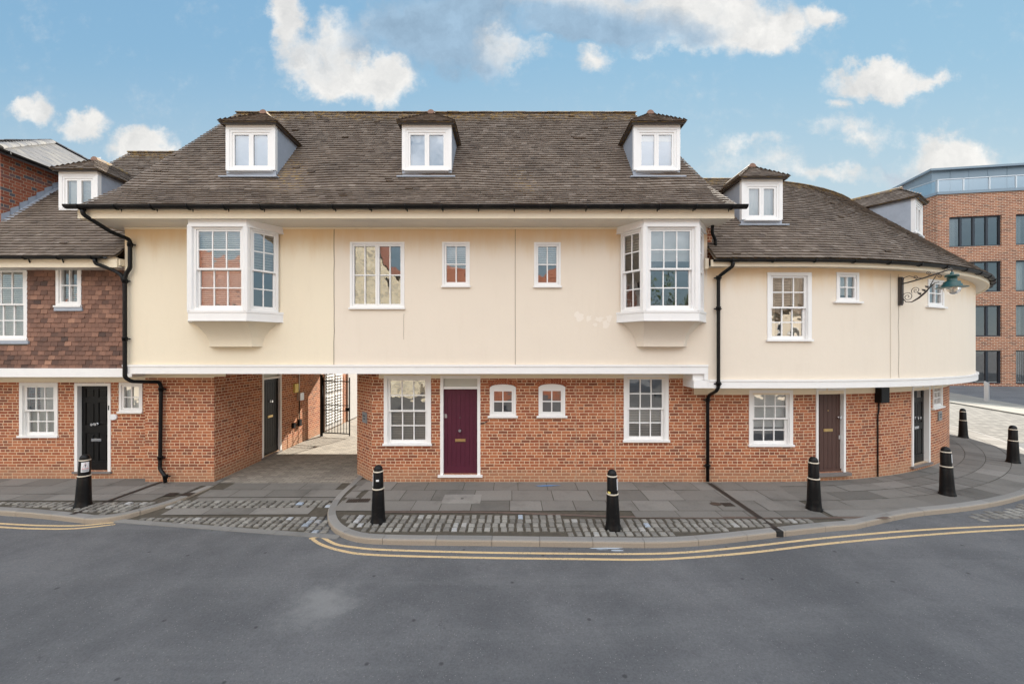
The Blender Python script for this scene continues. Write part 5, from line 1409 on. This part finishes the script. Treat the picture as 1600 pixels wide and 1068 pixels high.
# dormers on the cone
s1 = FP/10.16
dormer(rh, Frame((1191-800)/s1, 10.16, 1, 0, 0, -1), 64/s1, H+(HZ-343)/s1, H+(HZ-280)/s1, 1.1, 1.75, [('curtain', (0, 1), (0, 1))], 'dormer nearest the main house', flash=.12)
th = R_(35); rr = RE_-1.46; qx, qy = CX+rr*math.sin(th), CY-rr*math.cos(th)
dormer(rh, Frame(qx, qy, math.cos(th), math.sin(th), math.sin(th), -math.cos(th)), 1.0, 6.90, 7.95, 1.2, 1.9, [], 'dormer turned towards the side street', flash=.12)
# downpipes
YP = 9.31
zp = lambda y: H+(HZ-y)*YP/FP; xp = lambda x: (x-800)*YP/FP
pipe(rh, [(xp(1136), 9.06, 5.30), (xp(1136), 9.07, 5.2), (xp(1124), 9.31, 5.02), (xp(1122.5), 9.31, 4.9), (xp(1122.5), 9.31, 2.42), (xp(1121), 9.36, 2.33), (4.87, 9.83, 2.18), (4.85, 9.87, 2.08), (4.85, 9.87, .04)], .04,
     [(xp(1122.5), 9.31, 4.98), (xp(1122.5), 9.31, zp(482)), (xp(1122.5), 9.31, 2.5), (4.85, 9.87, 2.05), (4.85, 9.87, .42)])
pipe(main, [(4.66, 9.25, 6.19), (4.67, 9.30, 6.02), (4.80, 9.40, 5.9), (4.81, 9.42, 5.72)], .036, [])

# ================================================================== WALL LAMP
u = CU.u_px(1405); FLm = CU.flat(u); zl = CU.z_px(1405, 433); zl0 = CU.z_px(1405, 477)
lamp = thing('wall_lamp', FLm.p(0, 0, zl0), 'green street lamp on a scrolled iron wall bracket', 'street lamp')
m = MB(); m.box(FLm, -.05, .05, .003, .05, zl0, zl); m.box(FLm, -.03, .03, .05, .075, zl0+.03, zl-.02); m.build('wall_plate', M['iron'], lamp)
za = zl-.17; AL = .98; zend = za+.19
m = MB(); pts = [FLm.p(0, .06+(AL-.06)*i/8, za+.19*(i/8)**1.3) for i in range(9)]; m.tube(pts+[FLm.p(0, AL, zend-.0), FLm.p(0, AL, zend-.1)], .016, 8); m.build('arm', M['iron'], lamp)
def spiral(cd, cz, r0, turns, a0, n=26, sg=1, rmin=.1):
    return [FLm.p(0, cd+(r0*(1-(1-rmin)*i/n))*math.cos(a0+sg*2*PI*turns*i/n), cz+(r0*(1-(1-rmin)*i/n))*math.sin(a0+sg*2*PI*turns*i/n)) for i in range(n+1)]
m = MB()
brace = [FLm.p(0, d, z) for d, z in ((.06, zl0+.18), (.14, zl0+.07), (.25, zl0+.055), (.38, zl0+.13), (.5, zl0+.24), (.6, zl0+.36), (.68, zl0+.44), (.76, zl0+.45))]
m.tube(brace, [.009, .01, .013, .02, .02, .013, .009, .008], 6)
m.tube([FLm.p(0, d, z) for d, z in ((.06, za), (.1, zl-.03), (.2, zl-.005), (.32, zl-.06), (.45, za+.07))], .008, 6)
for args in ((.17, zl0+.19, .11, 1.7, PI*.9, 26, -1), (.33, zl0+.32, .09, 1.6, PI*1.2, 26, -1), (.32, za+.11, .05, 1.4, PI*1.5, 22, 1), (.56, za+.17, .05, 1.4, PI*1.5, 22, 1), (.78, za+.07, .05, 1.4, PI*.5, 22, 1)):
    m.tube(spiral(*args), .007, 5)
m.tube([FLm.p(0, .56, zl0+.3), FLm.p(0, .66, za+.0), FLm.p(0, .72, za+.1)], .008, 5)
for d, z in ((.42, zl0+.2), (.5, zl0+.27), (.56, zl0+.34)):
    m.mesh([FLm.p(0, d-.05, z+.03), FLm.p(-.012, d, z), FLm.p(.012, d, z), FLm.p(0, d+.02, z+.05), FLm.p(0, d-.06, z+.07)], [(0, 1, 4), (0, 4, 2), (1, 3, 4), (2, 4, 3), (0, 2, 1), (1, 2, 3)])
m.build('scrollwork', M['iron'], lamp)
ec = Vector(FLm.p(0, AL, zend-.1))
m = MB(); m.lathe(ec, [(.012, .03), (.03, .02), (.03, -.03), (.1, -.035), (.115, -.05), (.115, -.085), (.085, -.09), (.08, -.17), (.11, -.185), (.135, -.19), (.135, -.235), (.16, -.245), (.165, -.285), (.26, -.315), (.262, -.325), (.15, -.30), (.0, -.29)], 24); m.build('lamp_housing', M['green'], lamp)
m = MB(); m.lathe(ec, [(.14, -.315), (.143, -.36), (.125, -.42), (.08, -.462), (.03, -.478), (.0, -.48)], 24); m.build('lamp_globe', M['globe'], lamp)
m = MB(); m.lathe(ec, [(0.0, -.44), (.03, -.43), (.035, -.36), (.02, -.33), (.02, -.3)], 10); m.build('bulb', M['blind'], lamp)

# ================================================================== GATE
gx, gy = -7.22, 15.2
gate = thing('gate', (gx, gy, 0), 'black wrought-iron gate with thin upright bars standing open in the passage', 'gate')
Fg, Lg_ = seg((gx, gy), (-6.1, 14.95))
m = MB(); m.tube([Fg.p(-.06, 0, 0), Fg.p(-.06, 0, 2.35)], .055, 8); m.build('post', M['black'], gate)
m = MB(); m.tube([Fg.p(0.02, 0, .12), Fg.p(0.02, 0, 2.25)], .025, 6); m.tube([Fg.p(Lg_, 0, .06), Fg.p(Lg_, 0, 2.25)], .025, 6)
for z in (.14, 1.0, 1.2, 2.1): m.tube([Fg.p(0.02, 0, z), Fg.p(Lg_, 0, z)], .016 if .5 < z < 2 else .022, 6)
m.build('gate_frame', M['black'], gate)
nb_ = 9
for k in range(1, nb_):
    m = MB(); x = .02+(Lg_-.02)*k/nb_; m.tube([Fg.p(x, 0, .14), Fg.p(x, 0, 2.22), Fg.p(x, 0, 2.3)], [.011, .011, .003], 5); m.build('bar', M['black'], gate)
m = MB(); m.box(Fg, Lg_-.16, Lg_-.03, -.03, .03, 1.0, 1.12); m.build('lock', M['black'], gate)

# ================================================================== BOLLARDS
def bollard(x, y, hpx, lab, sticker=None, first=[None]):
    Y = H*FP/(y-HZ); X = (x-800)*Y/FP
    if first[0] is None:
        o = thing('bollard', (X, Y, 0), lab, 'bollard', 'black bollards along the kerb')
        m = MB(); hh = 1.09
        prof = [(.150, -.03), (.150, .02), (.138, .05), (.128, .12), (.118, .35), (.107, .62), (.100, .64), (.098, .66), (.092, .95), (.086, .965), (.085, .985), (.083, 1.01), (.075, 1.045), (.055, 1.072), (.028, 1.086), (0, 1.09)]
        m.lathe((X, Y, 0), prof, 24); m.build('post', M['black'], o)
        for z, r in ((.645, .106), (.972, .091)):
            q = MB(); q.lathe((X, Y, 0), [(r-.006, z-.012), (r+.003, z-.011), (r+.005, z), (r+.003, z+.011), (r-.006, z+.012)], 24); q.build('reflective_band', M['band'], o)
        first[0] = o
    else:
        s = first[0]; o = s.copy(); COL.objects.link(o); o.location = (X, Y, 0); o['label'] = lab; o.rotation_euler = (random.uniform(-.02, .02), random.uniform(-.022, .022), 0)
        for ch in list(s.children):
            if ch.name.split('.')[0] == 'sticker': continue
            c = ch.copy(); COL.objects.link(c); c.parent = o
    return o, X, Y
def curved_sticker(o, X, Y, a0, a1, z0, z1, mat, off=.004, rf=lambda z: .098+(.655-z)*.02+(.0 if z > .65 else 0)):
    m = MB(); n = 8
    for i in range(n):
        t0, t1 = a0+(a1-a0)*i/n, a0+(a1-a0)*(i+1)/n
        r0, r1 = rf(z0)+off, rf(z1)+off
        m.face([(X+r0*math.sin(t0), Y-r0*math.cos(t0), z0), (X+r0*math.sin(t1), Y-r0*math.cos(t1), z0), (X+r1*math.sin(t1), Y-r1*math.cos(t1), z1), (X+r1*math.sin(t0), Y-r1*math.cos(t0), z1)])
    return m.build('sticker', M[mat], o)
def sticker_poly(mb, X, Y, pts, off, rf=lambda z: .098+(.655-z)*.02):
    mb.face([(X+(rf(z)+off)*math.sin(a), Y-(rf(z)+off)*math.cos(a), z) for a, z in pts])
o, X, Y = bollard(591, 814.5, 91, 'black bollard with a small torn sticker on the setts by the passage corner')
curved_sticker(o, X, Y, -.1, .45, .80, .835, 'sticker'); curved_sticker(o, X, Y, -1.35, -.85, .70, .93, 'sticker')
o, X, Y = bollard(130, 790, 82, 'black bollard with white triangle warning sticker in front of the black door')
face_a = math.atan2(-X, Y)*-1
fa = -math.atan2(-X, Y)
fa = math.atan2(0-X, Y)            # towards the camera
curved_sticker(o, X, Y, fa-.55, fa+.72, .735, .94, 'sticker')
tr = MB(); c_ = fa+.1; zc0, zc1 = .80, .925
for (p, q_) in (((-.5, zc0), (.5, zc0)), ((.5, zc0), (0, zc1)), ((0, zc1), (-.5, zc0))):
    dx, dz = (q_[0]-p[0]), (q_[1]-p[1]); n = 6
    for i in range(n):
        a = (p[0]+dx*i/n, p[1]+dz*i/n); b = (p[0]+dx*(i+1)/n, p[1]+dz*(i+1)/n)
        L_ = math.hypot(dx*.1, dz); nx_, nz_ = -dz/L_*.04, dx*.1/L_*.006
        sticker_poly(tr, X, Y, [(c_+a[0], a[1]), (c_+b[0], b[1]), (c_+b[0]+nx_, b[1]+nz_+.004), (c_+a[0]+nx_, a[1]+nz_+.004)], .006)
tr.build('warning_triangle', M['red'], o)
tx = MB(); sticker_poly(tx, X, Y, [(c_-.06, .845), (c_+.06, .845), (c_+.08, .895), (c_-.08, .895)], .006); sticker_poly(tx, X, Y, [(c_-.05, .822), (c_+.05, .822), (c_+.05, .836), (c_-.05, .836)], .006)
for z in (.772, .752):
    a = c_-.5
    while a < c_+.5: l_ = random.uniform(.06, .14); sticker_poly(tx, X, Y, [(a, z), (a+l_, z), (a+l_, z+.012), (a, z+.012)], .006); a += l_+.035
tx.build('lettering', M['ink'], o)
o, X, Y = bollard(958, 825, 93, 'black bollard with a narrow white side sticker standing on the cobbled strip')
curved_sticker(o, X, Y, .75, 1.25, .72, .93, 'sticker'); curved_sticker(o, X, Y, -1.2, -.6, .665, .70, 'yellow_p')
bollard(1272, 795, 80, 'black bollard without stickers in front of the brown plank door')
o, X, Y = bollard(1480, 772, 74, 'black bollard near the curved kerb in front of the slate plaque'); curved_sticker(o, X, Y, .3, .75, .74, .93, 'sticker')
bollard(1505, 683, 43, 'farthest black bollard at the edge of the sunlit side street')
bollard(1583, 722, 55, 'black bollard at the right edge beside the street gully')
# steel post across the side street
X, Y = 31.0, 26.0
F = Frame(X, Y, .85, .52, .52, -.85); m = MB()
m.mesh([F.p(-.14, .1, -.03), F.p(.14, .1, -.03), F.p(.14, -.1, -.03), F.p(-.14, -.1, -.03), F.p(-.14, .1, 1.1), F.p(.14, .1, 1.1), F.p(.14, -.1, 1.25), F.p(-.14, -.1, 1.25)], [(0, 1, 5, 4), (1, 2, 6, 5), (2, 3, 7, 6), (3, 0, 4, 7), (4, 5, 6, 7)])
tag(m.build('steel_post', M['steel']), 'square steel post with slanted top on the far sunlit pavement', 'post')
q = gpos(1545, 688); m = MB()
for k in range(7): 
    x = q[0]-.5+k*.16; m.face([(x, q[1]-.2, ROADZ+.012), (x+.08, q[1]-.2, ROADZ+.012), (x+.13, q[1]+.25, ROADZ+.012), (x+.05, q[1]+.25, ROADZ+.012)])
tag(m.build('street_gully', M['slot']), 'black slotted gully grating in the sunlit side street', 'gully')

# ================================================================== MODERN BLOCK
mod = thing('apartment_block', (44, 42, 0), 'modern brown brick block with dark framed windows and glass balustrade', 'apartment block')
c0 = (40.6, 38.0)
Fm = Frame(c0[0], c0[1], .9877, -.1564, -.1564, -.9877); Fml = Frame(c0[0]-.203*26, c0[1]+.979*26, .203, -.979, -.979, -.203)
sc = FP/38.0
wins = []
for c_ in ((.96, 5.2), (6.3, 10.5), (11.6, 15.8), (17, 21.2)):
    for (y0, y1) in ((340, 387), (410, 457.5), (478, 526), (547, 598)):
        k = 1-.004*c_[0]
        wins.append((c_[0], c_[1], H+(HZ-y1)/sc*1.0, H+(HZ-y0)/sc))
wins = [(a, b, max(.12, c), d) for a, b, c, d in wins]
m = MB(); wall(m, Fm, 0, 30, -.2, 18.05, [inset(q) for q in wins], .35); wall(m, Fml, 0, 26, -.2, 18.05, duv=4); m.build('wall', M['brick_mod'], mod)
for i, (a, b, c, d) in enumerate(wins):
    m = MB(); fw = .12
    m.box(Fm, a, a+fw, -.3, -.12, c, d); m.box(Fm, b-fw, b, -.3, -.12, c, d); m.box(Fm, a+fw, b-fw, -.3, -.12, d-fw, d); m.box(Fm, a+fw, b-fw, -.3, -.08, c, c+fw)
    nn_ = 4
    for k in range(1, nn_): x = a+(b-a)*k/nn_; m.box(Fm, x-.09, x+.09, -.3, -.14, c+fw, d-fw)
    wn = m.build('window', M['navy'], mod)
    g = MB(); panes(g, Fm, a+fw, b-fw, c+fw, d-fw, -.22, nn_, 1); g.build('glass', M['glass_mod'], wn)
    q = MB(); k = i % 4
    if i % 3 != 2:
        n = 12
        for j in range(n):
            x = a+.2+(b-a)*(.45 if i % 2 else .3)*j/n; q.face([Fm.p(x, -.5, c+.1), Fm.p(x+.12, -.56, c+.1), Fm.p(x+.12, -.56, d-.1), Fm.p(x, -.5, d-.1)])
    else: drape(q, Fm, a+.2, a+1.6, c+.1, d-.1, -.55, 8, .06)
    q.build('blind', M['blind'], wn)
m = MB(); m.box(Fm, 0.2, 29.8, -4.5, -4.4, 0, 17.9)
for q in (3.4, 7.9, 12.2, 16.4): m.box(Fm, .2, 29.8, -4.4, -.5, q, q+.35)
m.build('room', M['room'], mod)
m = MB(); m.box(Fm, -.12, 30, -.4, .1, 18.05, 18.3); m.box(Fml, 0, 26.1, -.4, .1, 18.05, 18.3); m.build('coping', M['zinc'], mod)
m = MB()
m.box(Fm, 1.2, 30, -8, -2.2, 18.3, 21.15); m.build('penthouse', M['zinc'], mod)
m = MB(); m.box(Fm, .9, 30, -8.2, -1.9, 21.15, 21.35); 
for k in range(18): m.box(Fm, 1.2+k*1.6, 1.24+k*1.6, -2.2, -2.17, 18.3, 21.15)
m.box(Fml, 3, 24, -3.5, -3.3, 18.3, 21.0); m.build('penthouse_trim', M['zinc'], mod)
m = MB(); k = 0
for j in range(14): m.face([Fm.p(.1+j*2.1, -.1, 18.35), Fm.p(.1+j*2.1+2.06, -.1, 18.35), Fm.p(.1+j*2.1+2.06, -.1, 19.42), Fm.p(.1+j*2.1, -.1, 19.42)])
for j in range(12): m.face([Fml.p(j*2.15, -.1, 18.35), Fml.p(j*2.15+2.1, -.1, 18.35), Fml.p(j*2.15+2.1, -.1, 19.42), Fml.p(j*2.15, -.1, 19.42)])
gl = m.build('balustrade', M['glass_rail'], mod)
m = MB()
for j in range(14): m.box(Fm, .1+j*2.1-.05, .1+j*2.1+.05, -.15, -.05, 18.3, 19.55)
for j in range(12): m.box(Fml, j*2.15-.05, j*2.15+.05, -.15, -.05, 18.3, 19.55)
m.box(Fm, 0, 30, -.13, -.05, 19.47, 19.55); m.box(Fml, 0, 26, -.13, -.05, 19.47, 19.55)
m.build('rail_posts', M['steel'], gl)

# ================================================================== ACROSS THE STREET (seen in the window panes)
def simple_house(x0, x1, y0, y1, zw, zr, wmat, rmat, lab, gable=True, cat='house', nwin=3):
    o = thing('house', ((x0+x1)/2, y0, 0), lab, cat)
    Fo = Frame(x1, y0, -1, 0, 0, 1); w_ = x1-x0
    m = MB(); wall(m, Fo, 0, w_, -.15, zw)
    for xx in (x0, x1): m.face([(xx, y0, -.15), (xx, y1, -.15), (xx, y1, zw), (xx, y0, zw)], [(y0, 0), (y1, 0), (y1, zw), (y0, zw)])
    xc = (x0+x1)/2; yc_ = (y0+y1)/2
    if gable: m.face([(x0, y0, zw), (x1, y0, zw), (xc, y0, zr)], [(0, zw), (w_, zw), (w_/2, zr)])
    m.build('wall', wmat, o)
    r = MB()
    if gable:
        for sg, xe in ((-1, x0-.3), (1, x1+.3)):
            s = math.hypot(xc-xe, zr-zw); r.face([(xe, y0+.3, zw-.2), (xe, y1, zw-.2), (xc, y1, zr), (xc, y0+.3, zr)], None, .5)
    else:
        sl_ = math.hypot((y0-yc_), zr-zw)
        tiles(r, plane_f((0, y0+.4, zw-.15), (1, 0, 0), (0, (yc_-y0-.4)/sl_, (zr-zw+.15)/sl_), (0, (zr-zw)/sl_, .6)), sl_, .3, lambda s: (x0-.3, x1+.3), .4, .03)
        r.face([(x0-.3, yc_, zr), (x1+.3, yc_, zr), (x1+.3, y1, zw), (x0-.3, y1, zw)], None, .5)
    r.build('roof', rmat, o)
    for k in range(nwin):
        u = w_*(k+.5)/nwin
        for z in (1.0, 3.6):
            if z+1.3 > zw: continue
            m = MB(); m.box(Fo, u-.5, u+.5, 0, .06, z, z+1.3); wn = m.build('window', M['white'], o)
            g = MB(); 
            for a in (-.43, .03):
                for b in (.08, .68): g.box(Fo, u+a, u+a+.4, .06, .065, z+b, z+b+.54)
            g.build('glass', M['navy'], wn)
    return o
OY = -8.0
simple_house(-15.4, -5.9, OY, OY-12, 5.6, 11.6, M['flint'], M['red_tile'], 'flint gabled building across the street, mirrored in the casement window', True, nwin=1)
simple_house(-5.2, 5.2, OY-1, OY-9, 5.6, 9.6, M['brick_blue'], M['red_tile'], 'red brick house with red tile roof across the street', False, nwin=3)
simple_house(-30, -16.4, OY, OY-8, 6.0, 10.4, M['cream_b'], M['red_tile'], 'pale rendered house with red roof across the street, left', False, nwin=4)
simple_house(14.5, 28, OY, OY-8, 6.0, 10.0, M['cream_b'], M['tile'], 'pale rendered house with grey-brown roof across the street, right', False, nwin=4)
def tree(x, y, h_, r_, lab, seed):
    rg = random.Random(seed); o = thing('tree', (x, y, ROADZ), lab, 'tree')
    m = MB(); m.tube([(x, y, ROADZ), (x+.05, y, h_*.25), (x-.05, y+.1, h_*.5), (x+.1, y, h_*.8)], [.2, .16, .11, .04], 8)
    for k in range(9):
        a = rg.uniform(0, 2*PI); z = h_*rg.uniform(.3, .6); m.tube([(x, y, z), (x+r_*.35*math.cos(a), y+r_*.35*math.sin(a), z+.5), (x+r_*.7*math.cos(a), y+r_*.7*math.sin(a), z+1.2)], [.07, .045, .015], 6)
    m.build('trunk', M['bark'], o)
    c = MB()
    cl = [(rg.gauss(0, r_*.45), rg.gauss(0, r_*.45), rg.uniform(h_*.3, h_)) for _ in range(60)]
    for (a, b, z) in cl:
        for _ in range(38):
            p = Vector((x+a+rg.gauss(0, .28), y+b+rg.gauss(0, .28), z+rg.gauss(0, .25))); d1_ = Vector((rg.gauss(0, 1), rg.gauss(0, 1), rg.gauss(0, 1))).normalized()*.11; d2_ = Vector((rg.gauss(0, 1), rg.gauss(0, 1), rg.gauss(0, 1))).normalized()*.07
            c.face([p-d1_, p+d2_, p+d1_, p-d2_], None, rg.random())
    c.build('crown', M['leaf'], o)
tree(8.6, OY-1, 8.2, 1.9, 'taller leafy green tree across the street beside the brick house', 3)
tree(11.8, OY-2, 7.0, 1.8, 'shorter green tree across the street beside the pale house', 5)
